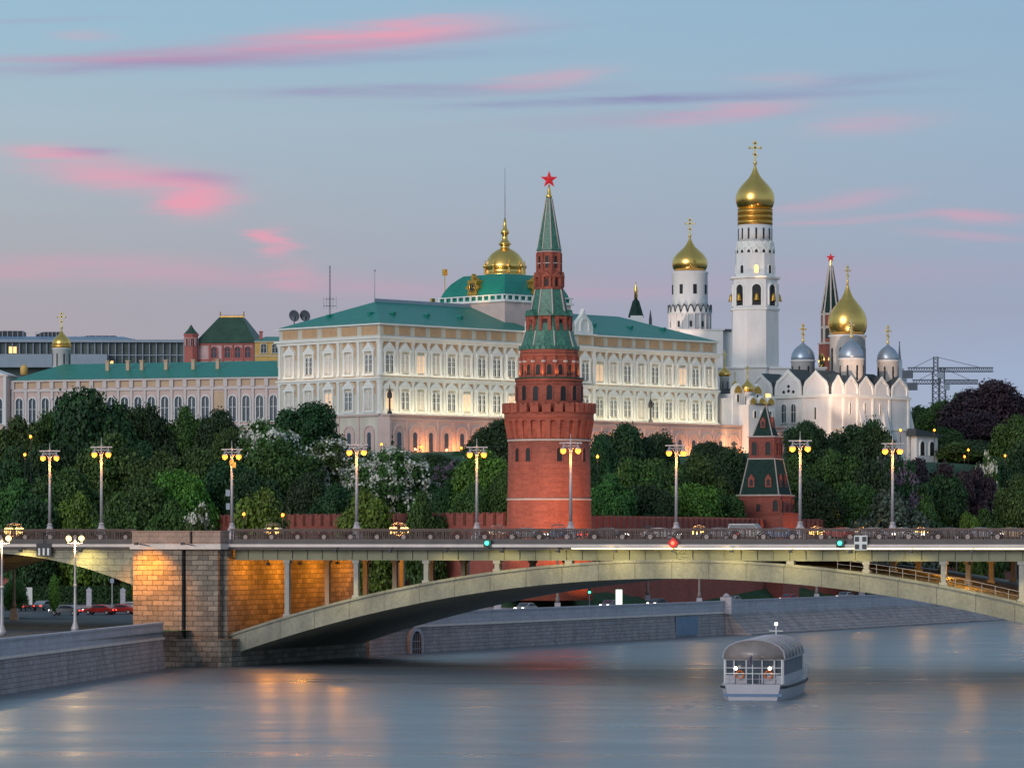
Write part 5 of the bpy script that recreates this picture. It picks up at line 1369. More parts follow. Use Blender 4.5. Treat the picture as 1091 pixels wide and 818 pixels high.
for px, l in ((313.5, 'left and nearer of two satellite dishes on the palace roof edge'), (325, 'right and darker of two satellite dishes on the palace roof edge')):
    Y_ = 826; d_ = thing('satellite_dish', l, 'dish', (PX(px, Y_), Y_, PZ(347, Y_)), R(-25), 'satellite dishes')
    g = MB(); g.smooth = True; r = 1.3
    g.lathe([(0, .45), (.5 * r, .33), (.85 * r, .12), (r, 0), (.83 * r, .06), (.48 * r, .27), (0, .39)], 16); o = g.build('reflector', M['steel'], d_, (0, 0, 2.2)); o.rotation_euler = (R(-75), 0, 0)
    g = MB(); g.tube((0, 0, -2), (0, 0, 2.2), .14); g.tube((0, -.3, 2.2), (0, -1.4, 2.4), .05); g.build('stand', M['steel'], d_)

# cranes and a far spire at the right
def truss(g, a, b_, w, n, r=.12):
    a, b_ = Vector(a), Vector(b_); d = (b_ - a).normalized(); s_ = Vector((0, 1, 0)) if abs(d.y) < .9 else Vector((1, 0, 0)); u_ = d.cross(s_).normalized() * w / 2; s_ = s_ * w / 2
    cs = (u_ + s_, u_ - s_, -u_ - s_, -u_ + s_)
    for c_ in cs: g.tube(a + c_, b_ + c_, r, n=4)
    for k in range(n):
        p, q_ = a.lerp(b_, k / n), a.lerp(b_, (k + 1) / n)
        for i in range(4): g.tube(p + cs[i], q_ + cs[(i + 1) % 4], r * .7, n=4)
def crane(px, ytop, yjib, pxl, pxr, Y_, label):
    z0 = 30; k_ = Y_ / FP; c = thing('tower_crane', label, 'crane', (PX(px, Y_), Y_, z0), 0, 'tower cranes')
    zj, zt_ = PZ(yjib, Y_) - z0, PZ(ytop, Y_) - z0
    g = MB(); truss(g, (0, 0, 0), (0, 0, zj), 2.4, 22, .2); g.build('mast', M['steel'], c)
    g = MB(); truss(g, (0, 0, zj), (0, 0, zt_), 1.6, 4, .16); g.build('apex', M['steel'], c)
    x0, x1 = (pxl - px) * k_, (pxr - px) * k_
    g = MB(); truss(g, (1, 0, zj + .8), (x1, 0, zj + .8), 1.6, 26, .15); g.build('jib', M['steel'], c)
    g = MB(); truss(g, (-1, 0, zj + .8), (x0, 0, zj + .8), 1.6, 10, .15); far_ = x0 if abs(x0) < abs(x1) else x1; g.box(far_ - 2, far_ + 2, -1, 1, zj - 2.5, zj + .5); g.build('counter_jib', M['steel'], c)
    g = MB(); g.tube((0, 0, zt_), (x1 * .8, 0, zj + 1.5), .1, n=4); g.tube((0, 0, zt_), (x0 * .8, 0, zj + 1.5), .1, n=4); g.build('stay_cable', M['steel'], c)
    g = MB(); g.box(.8, 2.8, -1.4, 1, zj - 2.4, zj - .2); g.build('cab', M['greyclad'], c)
crane(997, 380, 396, 967, 1058, 1450, 'taller tower crane with long jib beyond the trees right of the cathedral')
crane(1004, 392, 409, 972, 1042, 1500, 'lower tower crane whose jib runs below that of the taller crane')
XY = 1700.0; qx = XY / FP
sp_ = thing('spired_high_rise', 'far grey spired high rise just right of the cathedral domes', 'building', (PX(959.5, XY), XY, 30))
xZ = lambda py: PZ(py, XY) - 30
g = MB(); g.box(-6 * qx, 7 * qx, 0, 10, 0, xZ(402)); g.box(-4 * qx, 4 * qx, 1, 9, xZ(402), xZ(392)); g.box(-2.2 * qx, 2.2 * qx, 2, 8, xZ(392), xZ(383)); g.build('tower_block', M['greyclad'], sp_)
g = MB(); g.lathe([(1.8 * qx, xZ(383)), (.9 * qx, xZ(373)), (.35 * qx, xZ(364))], 8, 0, 5); g.ball((0, 5, xZ(364)), .8 * qx, 8, 6); g.build('spire', M['steel'], sp_)
g = MB()
for k in range(5):
    for j in range(7): g.box((-4.6 + 2.2 * k) * qx, (-3.7 + 2.2 * k) * qx, -.1, -.003, xZ(430 - 4 * j), xZ(430 - 4 * j) + 1.0)
g.build('window_row', M['pane'], sp_)
# ------------------------------------------------------------------ trees
rng = np.random.default_rng(7)
def leaf_mesh(name, lobes, n, size, mats, second=0.0, flat=.75):
    """crown of many small leaf faces over the shells of several lobes (x, y, z, radius, height factor)"""
    lob = np.array(lobes); wgt = lob[:, 3] ** 2; wgt /= wgt.sum()
    k = rng.choice(len(lob), n, p=wgt)
    d = rng.normal(size=(n, 3)); d /= np.linalg.norm(d, axis=1)[:, None]
    d[:, 2] = np.where(d[:, 2] < -.55, -d[:, 2], d[:, 2])
    rad = lob[k, 3] * (.5 + .62 * rng.random(n) ** .6)
    p = lob[k, :3] + d * rad[:, None] * np.stack([np.ones(n), np.ones(n), lob[k, 4]], 1)
    far_ = rng.random(n) < .10; rad = np.where(far_, lob[k, 3] * (1.05 + .3 * rng.random(n)), rad)
    p = lob[k, :3] + d * rad[:, None] * np.stack([np.ones(n), np.ones(n), lob[k, 4]], 1)
    nrm = d * .8 + rng.normal(size=(n, 3)) * .55 + np.array([0, 0, .25]); nrm /= np.linalg.norm(nrm, axis=1)[:, None]
    a = np.cross(nrm, rng.normal(size=(n, 3))); a /= np.linalg.norm(a, axis=1)[:, None]; b_ = np.cross(nrm, a)
    s_ = size * (.6 + .8 * rng.random(n))[:, None]
    v = np.stack([p - a * s_, p - b_ * s_ * flat, p + a * s_, p + b_ * s_ * flat], 1).reshape(-1, 3)
    me = bpy.data.meshes.new(name)
    me.vertices.add(4 * n); me.vertices.foreach_set('co', v.ravel())
    me.loops.add(4 * n); me.loops.foreach_set('vertex_index', np.arange(4 * n, dtype=np.int32))
    me.polygons.add(n); me.polygons.foreach_set('loop_start', np.arange(0, 4 * n, 4, dtype=np.int32))
    for m in mats: me.materials.append(m)
    if len(mats) > 1:
        clump = (np.sin(p[:, 0] * 34) + np.sin(p[:, 1] * 31 + 1) + np.sin(p[:, 2] * 37 + 2)) > .15
        me.polygons.foreach_set('material_index', ((clump & (rng.random(n) < second)) & (rad / lob[k, 3] > .82)).astype(np.int32))
    me.update(calc_edges=True); me.validate()
    return me
def broad_lobes(seed, base, nl=15, spread=.36):
    r = random.Random(seed); L = [(0, 0, (1 + base) / 2, .36, 1.0)]
    mid, hh_ = (1 + base) / 2, (1 - base) / 2
    for k in range(nl):
        a = k * 2.4 + r.random(); z = -0.75 + 1.5 * (k + .5) / nl; rr = math.sqrt(max(0, 1 - z * z)) * spread * r.uniform(.75, 1.05)
        s_ = r.uniform(.14, .25); L.append((rr * math.cos(a), rr * math.sin(a), mid + z * hh_ * .8, s_, r.uniform(.7, 1)))
    L.append((r.uniform(-.08, .08), 0, 1 - .16, .16, .9))
    return L
PROTO = {}
def proto(kind):
    if kind in PROTO: return PROTO[kind]
    leaf, shape = kind.split('/')
    ms = [LEAF.get(leaf, LEAF['mid'])]
    if leaf == 'bloom': ms = [LEAF['mid'], M['blossom']]
    if leaf == 'lilac': ms = [LEAF['dark'], M['lilac']]
    sec = .9 if len(ms) > 1 else 0
    sd = sum(map(ord, kind))
    if shape == 'spruce':
        L = [(0, 0, .06 + .88 * k / 11, .30 * (1 - k / 11.6) + .02, .45) for k in range(12)]
        me = leaf_mesh('spruce_crown', L, 5000, .03, ms)
    elif shape == 'bush': me = leaf_mesh('bush_crown', broad_lobes(sd, -.1, 10, .36), 16000, .021, ms, sec)
    elif shape == 'poplar': me = leaf_mesh('poplar_crown', [(0, 0, .2 + .7 * k / 7, .30 * math.sin(PI * (k + 1.2) / 9.5), .9) for k in range(8)], 5000, .035, ms)
    else: me = leaf_mesh('tree_crown', broad_lobes(sd + {'a': 0, 'b': 5, 'c': 9}[shape], .06, 15, .37), 26000, .017, ms, sec)
    g = MB(); r = random.Random(sd)
    if shape in 'abc':
        g.tube((0, 0, -.05), (.01, 0, .3), .028, .022, 7); g.tube((.01, 0, .3), (-.01, .01, .7), .022, .008, 6)
        for k in range(7):
            a = k * 2.4; z = .2 + .06 * k; g.tube((0, 0, z), (.3 * math.cos(a), .3 * math.sin(a), z + .22), .012, .003, 5)
    else:
        g.tube((0, 0, -.05), (0, 0, .8), .02, .006, 6)
        for k in range(5): a = k * 2.4; g.tube((0, 0, .08), (.25 * math.cos(a), .25 * math.sin(a), .5), .012, .004, 5)
    o = g.build('trunk', M['trunk']); tm = o.data; bpy.data.objects.remove(o)
    PROTO[kind] = (me, tm); return PROTO[kind]
def tree(px, ytop, wpx, Y, kind, label, name='tree', cat='tree', group='trees and bushes below the palace', sink=0):
    x = PX(px, Y); z = ground_z(x, Y) - sink
    h = PZ(ytop, Y) - z; w = wpx * Y / FP
    if kind.endswith(('a', 'b', 'c')) and h < .9 * w: z -= .9 * w - h; h = .9 * w
    me, tm = proto(kind)
    root = thing(name, label, cat, (x, Y, z), random.Random(px * 7 + ytop).uniform(0, 6.28), group, (w, w, h))
    for nm, m in (('crown', me), ('trunk', tm)):
        o = bpy.data.objects.new(nm, m); C.objects.link(o); o.parent = root
    return root
TREES = [
 # back rows, left half
 (100, 413, 92, 735, 'dark/a', 'broad dark maple standing highest in front of the turquoise roofed wing'),
 (18, 443, 64, 735, 'mid/b', 'mid green tree under the pedimented end of the pale wing'),
 (51, 438, 52, 742, 'mid/c', 'tree with thin crown between the far left tree and the broad dark maple'),
 (159, 430, 58, 740, 'dark/b', 'dark green rounded tree just right of the broad maple, below the wing windows'),
 (198, 433, 46, 742, 'mid/a', 'smaller green tree third from the broad maple below the wing windows'),
 (233, 437, 56, 742, 'dark/c', 'dark tree in front of the ochre panel of the pale wing'),
 (326, 428, 68, 735, 'dark/a', 'tall round dark green tree before the left corner of the cream palace'),
 (278, 446, 74, 715, 'bloom/b', 'white flowering chestnut left of the tall round tree by the palace corner'),
 (297, 468, 84, 680, 'mid/c', 'large mid green tree below the left flowering chestnut'),
 (247, 455, 50, 715, 'mid/b', 'olive green tree behind the lamp post with boxes'),
 (358, 470, 86, 690, 'bloom/a', 'white flowering chestnut left of the lamp post below the palace corner'),
 (416, 478, 82, 665, 'bloom/c', 'cream flowering chestnut right of the lamp post below the arcade'),
 (418, 461, 17, 705, 'spruce/spruce', 'small dark pointed spruce in front of the palace arcade'),
 (500, 476, 44, 745, 'dark/a', 'dark tree right before the arcade above the lilac'),
 (468, 484, 40, 735, 'dark/c', 'dark tree before the arcade between spruce and lilac'),
 (440, 488, 40, 720, 'mid/b', 'green tree behind the top of the cream chestnut'),
 (484, 490, 56, 690, 'lilac/b', 'purple tinged lilac tree beneath the lit palace arcade'),
 (455, 497, 36, 690, 'dark/b', 'dark tree between the cream chestnut and the lilac'),
 (532, 448, 64, 690, 'dark/c', 'tall dark tree touching the left side of the round brick tower'),
 (516, 480, 70, 640, 'light/a', 'yellow green lamp lit tree beside the round brick tower'),
 (540, 500, 40, 625, 'mid/b', 'green tree tucked against the left foot of the round tower'),
 # middle and front rows, left half
 (14, 478, 60, 690, 'dark/c', 'dark tree behind the far left lamp posts, second row'),
 (65, 470, 70, 705, 'dark/b', 'dark tree directly below the broad maple, behind the first lamp post'),
 (122, 462, 78, 700, 'mid/a', 'wide green tree behind the second bridge lamp post'),
 (172, 480, 78, 690, 'mid/b', 'wide green tree midway between second and third lamp posts'),
 (205, 478, 60, 690, 'mid/c', 'green tree left of the lamp post with boxes'),
 (150, 470, 50, 715, 'dark/a', 'dark tree filling the gap behind two wide green trees'),
 (20, 510, 70, 640, 'mid/a', 'low green tree at the left edge above the bridge railing'),
 (72, 497, 74, 650, 'mid/b', 'rounded green tree between the two leftmost tall lamp posts'),
 (150, 508, 76, 645, 'mid/c', 'rounded green tree left of the low white flowering bush'),
 (192, 500, 70, 655, 'light/b', 'lighter green tree above the low white flowering bush'),
 (238, 490, 66, 665, 'dark/b', 'dark tree behind the foot of the lamp post with boxes'),
 (330, 505, 56, 650, 'dark/c', 'dark undergrowth tree right of the large mid green tree'),
 (268, 500, 60, 660, 'dark/a', 'dark tree directly above the light green bush by the pier'),
 (84, 525, 56, 615, 'light/bush', 'light green bush left of the second tall lamp post foot'),
 (128, 527, 60, 612, 'mid/bush', 'green bush right of the second tall lamp post foot'),
 (178, 533, 56, 610, 'mid/bush', 'green bush beside the low white flowering bush'),
 (35, 530, 56, 612, 'dark/bush', 'dark bush between far left edge and first tall lamp post'),
 (213, 536, 40, 608, 'bloom/bush', 'low bush with white flowers just left of the lamp post with boxes'),
 (282, 521, 70, 606, 'light/bush', 'round light green bush right of the lamp post with boxes'),
 (388, 522, 72, 604, 'light/bush', 'round bright green bush behind the lamp post left of the cream chestnut'),
 (450, 526, 48, 602, 'mid/bush', 'round green bush below the cream chestnut, left of the brick wall'),
 (356, 515, 50, 640, 'dark/b', 'dark tree just over the brick wall between two bright bushes'),
 (505, 515, 50, 625, 'mid/a', 'green tree over the brick wall behind the third tall lamp post from the tower'),
 (478, 512, 36, 640, 'dark/c', 'dark shrub tree in the gap over the brick wall left of the tower'),
 # between the towers
 (664, 451, 66, 705, 'dark/a', 'tall dark tree right of the round tower reaching the arcade'),
 (640, 466, 44, 680, 'dark/b', 'dark tree touching the right side of the round tower'),
 (699, 462, 44, 720, 'dark/c', 'dark tree left of the lamp post between the two towers'),
 (758, 470, 46, 735, 'dark/b', 'dark tree top against the arcade left of the square tower'),
 (672, 487, 60, 660, 'mid/b', 'mid green tree in second row right of the round tower'),
 (650, 505, 52, 640, 'mid/a', 'lower green tree at the right foot of the round tower'),
 (705, 488, 62, 680, 'mid/c', 'green tree directly left of the lamp post between the towers'),
 (742, 482, 66, 690, 'mid/a', 'green tree directly right of the lamp post between the towers'),
 (776, 478, 54, 705, 'dark/c', 'dark tree touching the left side of the square tower'),
 (690, 515, 60, 650, 'dark/b', 'low dark tree above the wall left of the lamp between the towers'),
 (735, 515, 66, 664, 'light/b', 'low lighter tree above the wall right of the lamp between the towers'),
 (768, 520, 50, 672, 'mid/b', 'low green tree at the left foot of the square tower'),
 # right of the square tower
 (860, 448, 46, 760, 'dark/b', 'dark tree directly behind the lamp post right of the square tower'),
 (905, 452, 56, 770, 'dark/a', 'dark round tree before the middle of the white cathedral'),
 (931, 449, 50, 772, 'dark/c', 'dark round tree left of the rightmost tall lamp post, before the cathedral'),
 (848, 485, 54, 730, 'mid/a', 'green tree touching the right side of the square tower'),
 (886, 478, 56, 735, 'mid/b', 'green tree in second row below the dark cathedral trees'),
 (920, 488, 56, 735, 'dark/b', 'dark tree in second row left of the rightmost tall lamp post'),
 (952, 484, 50, 745, 'lilac/a', 'purple lilac tree right of the rightmost tall lamp post'),
 (868, 512, 56, 710, 'dark/c', 'low dark tree above the wall right of the square tower'),
 (905, 515, 56, 715, 'mid/c', 'low green tree left of the grey shrub'),
 (947, 522, 84, 712, 'grey/bush', 'broad grey green willow shrub behind the rightmost tall lamp post'),
 (998, 505, 60, 770, 'dark/a', 'dark tree left of the grass slope'),
 (985, 528, 44, 735, 'mid/bush', 'small green bush right of the grey willow shrub'),
 (1052, 542, 40, 765, 'mid/bush', 'small green bush at the foot of the grass slope'),
 (1085, 505, 56, 770, 'mid/a', 'green tree at the right edge beside the grass slope'),
 (1030, 545, 34, 760, 'light/bush', 'tiny light green bush below the grass slope'),
 (1000, 428, 54, 1000, 'mid/b', 'mid green tree behind the right end of the cathedral'),
 (978, 432, 40, 1010, 'dark/b', 'dark tree touching the right wall of the cathedral'),
 (1020, 418, 50, 1050, 'mid/c', 'green tree left of the big dark red beech'),
 (1056, 405, 84, 985, 'purple/a', 'big dark red copper beech at the upper right'),
 (1035, 440, 66, 950, 'purple/b', 'lower dark red tree left of the big copper beech'),
 (1084, 442, 60, 900, 'mid/a', 'green tree before the copper beech at the right edge'),
 (1003, 455, 60, 940, 'mid/a', 'green tree over the purple hedge, right of the side chapel'),
 (1090, 470, 50, 860, 'dark/c', 'dark tree at the right edge above the slope'),
 (1060, 487, 50, 850, 'dark/b', 'dark tree beside the garden lights at right'),
 (975, 488, 50, 800, 'purple/bush', 'dark purple shrub below the side chapel'),
 (1010, 493, 54, 805, 'purple/bush', 'dark purple shrub left of the garden lights'),
 (1040, 497, 40, 810, 'purple/bush', 'dark purple shrub directly under the garden lights'),
 (1022, 470, 60, 905, 'mid/bush', 'green bush behind the upper garden light'),
 (995, 472, 50, 915, 'dark/bush', 'dark bush behind the right garden light of the side chapel'),
 (1068, 470, 70, 915, 'dark/bush', 'dark bush under the copper beech, behind the rightmost garden light'),
 (1040, 468, 50, 925, 'dark/bush', 'dark bush directly under the lower dark red tree'),
 (1052, 481, 24, 835, 'bloom/bush', 'pale flowering bush lit by the garden lights'),
]
for px, yt, w, Y, kind, lab in TREES:
    bush = kind.endswith('bush'); sp__ = kind.endswith('spruce')
    tree(px, yt, w * 1.12, Y, kind, lab, 'bush' if bush else ('spruce_tree' if sp__ else 'tree'), 'bush' if bush else 'tree')
# street planting seen through the left side arch
def low_tree(px, yt, w, Y, z, kind, label, name='tree', cat='tree'):
    me, tm = proto(kind); h = PZ(yt, Y) - z; ww = w * Y / FP
    root = thing(name, label, cat, (PX(px, Y), Y, z), px, 'street trees by the quay road', (ww, ww, h))
    for nm, m in (('crown', me), ('trunk', tm)):
        o = bpy.data.objects.new(nm, m); C.objects.link(o); o.parent = root
low_tree(58, 613, 18, 525, 4.3, 'light/poplar', 'slender young tree standing in the road under the left span', 'young_tree')
low_tree(15, 617, 27, 520, 4.3, 'mid/c', 'small bushy street tree at far left under the left span')
for px, yt, w, Y, lab in ((70, 596, 60, 640, 'dark tree behind the clipped hedge, left one of three under the left span'), (110, 598, 56, 640, 'dark tree behind the clipped hedge, middle one of three under the left span'), (142, 597, 50, 640, 'dark tree behind the clipped hedge, nearest the stone pier')):
    low_tree(px, yt - 18, w, Y, 4.6, 'dark/a', lab)
hx0, hx1 = PX(18, 610), PX(152, 610)
g = MB(); hd = thing('clipped_hedge', 'long clipped green hedge behind the road under the left span', 'hedge', (hx0, 610, 4.5))
lob = []
L_ = hx1 - hx0
for k in range(40):
    for z in (.6, 1.6, 2.4): lob.append((L_ * k / 39, (k % 2) * .5, z, .75, .8))
o = bpy.data.objects.new('foliage', leaf_mesh('hedge_foliage', lob, 16000, .17, [M['lawn']])); C.objects.link(o); o.parent = hd
for x, w_, nm in ((hx0, 0, 0),):
    g = MB()
    for k in range(18): g.tube((L_ * k / 17, .2, 0), (L_ * k / 17, .2, 1.6), .05, n=4)
    g.build('stem', M['trunk'], hd)

# ------------------------------------------------------------------ street lamps on the bridge
def bridge_lamp(label):
    root = thing('street_lamp', label, 'street lamp', (0, 0, 0), 0, 'twin-globe lamp posts on the bridge')
    g = MB(); g.lathe([(.75, 0), (.75, .5), (.6, .62), (.5, .9), (.55, 1.4), (.42, 1.55), (.3, 1.9), (.34, 2.05), (.22, 2.2)], 8); g.build('pedestal', M['pole'], root)
    g = MB(); g.smooth = True; g.lathe([(.2, 2.2), (.17, 6), (.13, 11.4)], 10); g.lathe([(.2, 10.5), (.22, 10.6), (.2, 10.7)], 10); g.lathe([(.10, 11.4), (.13, 11.6), (.05, 11.9), (.03, 12.6), (0, 12.7)], 8); g.build('pole', M['pole'], root)
    g = MB(); g.box(-1.35, 1.35, -.06, .06, 11.45, 11.6); g.box(-1.0, 1.0, -.04, .04, 11.15, 11.22)
    for s_ in (-1, 1):
        g.tube((s_ * .12, 0, 10.7), (s_ * .85, 0, 11.45), .035, n=4); g.tube((s_ * .88, 0, 11.45), (s_ * .88, 0, 11.1), .05, n=5)
    g.build('crossbar', M['pole'], root)
    gl = None
    for s_ in (-1, 1):
        if gl is None:
            g = MB(); g.smooth = True; g.ball((0, 0, 0), .36, 14, 10); gl = g.build('globe', M['globe'], root)
            g = MB(); g.lathe([(.34, .2), (.28, .33), (.1, .42), (.1, .5)], 10); g.build('cap', M['pole'], gl)
        else: gl = copy_part(gl, root)
        gl.location = (s_ * .88, 0, 10.62)
    for s_ in (-1, 1): lamp('POINT', 'lamp_light', (s_ * .95, -.35, 10.05), 340, (1, .40, .07), root, None, .22)
    return root
LAMPS = [(108, 12, 'tall twin-globe lamp post second from the left on the bridge'),
         (53, 28, 'tall twin-globe lamp post leftmost on the bridge'),
         (247, 28, 'tall twin-globe lamp post with grey boxes on its pole, right of the stone pier'),
         (380, 12, 'tall twin-globe lamp post in front of the flowering chestnuts'),
         (508, 28, 'tall twin-globe lamp post just left of the round brick tower'),
         (608, 12, 'tall twin-globe lamp post in front of the round brick tower'),
         (720.5, 28, 'tall twin-globe lamp post midway between the two brick towers'),
         (852.5, 12, 'tall twin-globe lamp post just right of the small square tower'),
         (951, 28, 'tall twin-globe lamp post rightmost on the bridge')]
bl = None
for px, w, lab in LAMPS:
    p = BW(s_at(px, w), w, 14.95)
    if bl is None: bl = bridge_lamp(lab); o = bl; o.location = p
    else: o = copy_thing(bl, lab, p)
    o.rotation_euler = (0, 0, RZ * .3)
    if 'grey boxes' in lab:
        g = MB(); g.box(-.75, -.2, -.25, .25, 5.6, 6.4); g.box(-.7, -.2, -.25, .25, 3.9, 4.7); g.lathe([(.3, 0), (.3, .7)], 8, -.5, 0); g.build('equipment_box', M['greyclad'], o)
        g = MB(); g.tube((-.2, 0, 6.0), (.15, 0, 6.0), .06); g.box(.1, .5, -.3, .3, 9.2, 9.9); g.box(-.25, .1, -.3, .3, 9.6, 10.1); g.build('floodlight_box', M['goldflat'], o)

# lantern clusters along the quay beyond the bridge
def quay_lantern(label, lit):
    root = thing('quay_lantern', label, 'street lamp', (0, 0, 0), 0, 'lantern posts along the far quay')
    g = MB(); g.box(-.55, .55, -.55, .55, 0, .9); g.box(-.42, .42, -.42, .42, .9, 1.6); g.build('pedestal', M['parapet'], root)
    g = MB(); g.smooth = True; g.lathe([(.32, 1.6), (.3, 2.2), (.18, 2.6), (.14, 7), (.12, 11.0), (.2, 11.1), (.06, 11.3)], 10)
    g.smooth = False; g.ring((0, 0, 11.5), 1.0, .06, 16, (1, 0, 0), (0, 1, 0)); g.ring((0, 0, 12.75), .95, .05, 16, (1, 0, 0), (0, 1, 0))
    for k in range(6):
        a = PI / 3 * k + .3; c_, s_ = math.cos(a), math.sin(a); g.tube((0, 0, 11.1), (c_, s_, 11.5), .04, n=4); g.tube((c_, s_, 11.5), (c_ * .95, s_ * .95, 12.75), .035, n=4); g.tube((c_ * .95, s_ * .95, 12.75), (0, 0, 13.0), .03, n=4)
    g.build('post', M['paleiron'], root)
    l0 = None
    for k in range(6):
        a = PI / 3 * k; p_ = (1.0 * math.cos(a), 1.0 * math.sin(a), 11.75)
        if l0 is None:
            g = MB(); g.smooth = True; g.lathe([(.14, -.28), (.30, 0), (.33, .3), (.22, .52), (.05, .58)], 10); l0 = g.build('lantern', M['lantern' if lit else 'dimglass'], root)
        else: l0 = copy_part(l0, root)
        l0.location = p_
    if lit: lamp('POINT', 'lantern_light', (0, 0, 11.4), 900, (1, .48, .12), root, None, .2)
    return root
def q_scale(o, z):                                                # the same post everywhere; its pedestal stands on parapet or pavement
    o.location.z = z
lit_p, dim_p = None, None
def bank_t(px, off):
    k = (px - CX) / FP
    return ((487 + .4397 * off) * k + 18.2 + .898 * off) / (.4397 - .898 * k)
for px, off, lit, lab in ((425, 1.5, True, 'bright white quay lantern cluster seen above the railing left of the round tower'),
                          (594, 1.5, False, 'unlit quay lantern cluster at the foot of the round tower'),
                          (745, 1.5, True, 'bright gold quay lantern cluster left of the square tower'),
                          (870, 1.5, True, 'gold quay lantern cluster just right of the square tower'),
                          (981, 1.5, True, 'gold quay lantern cluster right of the rightmost tall lamp post'),
                          (1087, 1.5, True, 'gold quay lantern cluster at the right edge of the bridge railing'),
                          (530, 20.5, False, 'unlit quay lantern cluster above the green signal left of the round tower'),
                          (690, 20.5, False, 'unlit quay lantern cluster right of the round tower before the brick wall'),
                          (918, 20.5, True, 'gold quay lantern cluster above the chequered board'),
                          (1019, 20.5, True, 'gold quay lantern cluster second from the right edge')):
    t_ = bank_t(px, off); p = bank_pt(t_, off); p.z = 4.35
    ref = lit_p if lit else dim_p
    if ref is None:
        o = quay_lantern(lab, lit); o.location = p
        if lit: lit_p = o
        else: dim_p = o
    else: o = copy_thing(ref, lab, p)
px, Y_ = 291, 505
o = copy_thing(dim_p, 'unlit lantern cluster above the railing between two bright green bushes', (PX(px, Y_), Y_, 4.3))
for ch in o.children:
    if ch.name.startswith('lantern') and ch.location.y < -.3:
        ch.material_slots[0].link = 'OBJECT'; ch.material_slots[0].material = M['lantern']
px, Y_ = 15, 500
o = copy_thing(lit_p, 'lantern cluster at the far left edge behind the railing', (PX(px, Y_), Y_, 4.3))
# simple twin globe posts on the near quay
def quay_post(label, loc):
    root = thing('quay_lamp', label, 'street lamp', loc, 0, 'quay lamp posts before the left span')
    g = MB(); g.smooth = True; g.lathe([(.5, 0), (.45, .5), (.28, .9), (.2, 1.2), (.13, 6), (.11, 10.4), (.16, 10.5), (.05, 10.9)], 10); g.lathe([(.22, 5.2), (.22, 5.5)], 8); g.build('post', M['pole'], root)
    g = MB(); g.tube((-.85, 0, 10.3), (.85, 0, 10.3), .05); g.tube((-.85, 0, 10.3), (-.85, 0, 10.6), .04); g.tube((.85, 0, 10.3), (.85, 0, 10.6), .04); g.build('arm', M['pole'], root)
    gl = None
    for s_ in (-1, 1):
        if gl is None:
            g = MB(); g.smooth = True; g.ball((0, 0, 0), .32, 12, 8); gl = g.build('globe', M['lantern'], root)
            g = MB(); g.lathe([(.15, .28), (.08, .4), (0, .5)], 8); g.build('finial', M['pole'], gl)
        else: gl = copy_part(gl, root)
        gl.location = (s_ * .75, 0, 10.85)
    lamp('POINT', 'lamp_light', (0, -.5, 9.9), 900, (1, .62, .25), root, None, .2)
    return root
qp = quay_post('slim quay lamp post with two lit globes left of the stone pier', (PX(80, 436), 436, 4.34))
copy_thing(qp, 'slim quay lamp post cut by the left edge of the view', (PX(2, 420), 420, 4.34))
# garden lights on the hill
gp = None
for px, py, Y_, lab in ((957, 459, 770, 'orange garden light at the left corner of the side chapel'), (993, 459, 850, 'orange garden light right of the side chapel'), (1029, 480, 830, 'upper orange garden light above the purple shrubs'), (1025, 487, 825, 'lower orange garden light above the purple shrubs'), (1068, 486, 840, 'orange garden light rightmost on the slope'),
                        (407, 474, 760, 'orange garden light before the arcade left of the spruce'), (449, 477, 770, 'orange garden light before the lit arcade arches'), (472, 484, 765, 'brightest orange garden light below the arcade'), (492, 478, 780, 'orange garden light near the right end of the visible left arcade'),
                        (36, 466, 690, 'small orange light among the far left trees'), (30, 485, 680, 'pair of tiny orange lights low in the far left trees'), (262, 548, 600, 'small orange light in the light green bush'), (303, 549, 601, 'small orange light beside the light green bush'), (636, 487, 660, 'orange light right of the round tower'), (772, 481, 760, 'small light over the tree left of the square tower')):
    x = PX(px, Y_); z = PZ(py, Y_); gz = min(ground_z(x, Y_), z - 1.5)
    h = z - gz
    root = thing('garden_light', lab, 'garden lamp', (x, Y_ - 4.5, gz), 0, 'small lights on the hill')
    g = MB(); g.tube((0, 0, 0), (0, 0, h - .2), .07, n=6); g.box(-.2, .2, -.2, .2, h + .28, h + .36); g.build('post', M['blackmetal'], root)
    g = MB(); g.smooth = True; g.ball((0, 0, h + .03), .26, 10, 8); g.build('globe', M['globe'], root)
    lamp('POINT', 'garden_glow', (0, -.6, h + .05), 260, (1, .40, .08), root, None, .1)

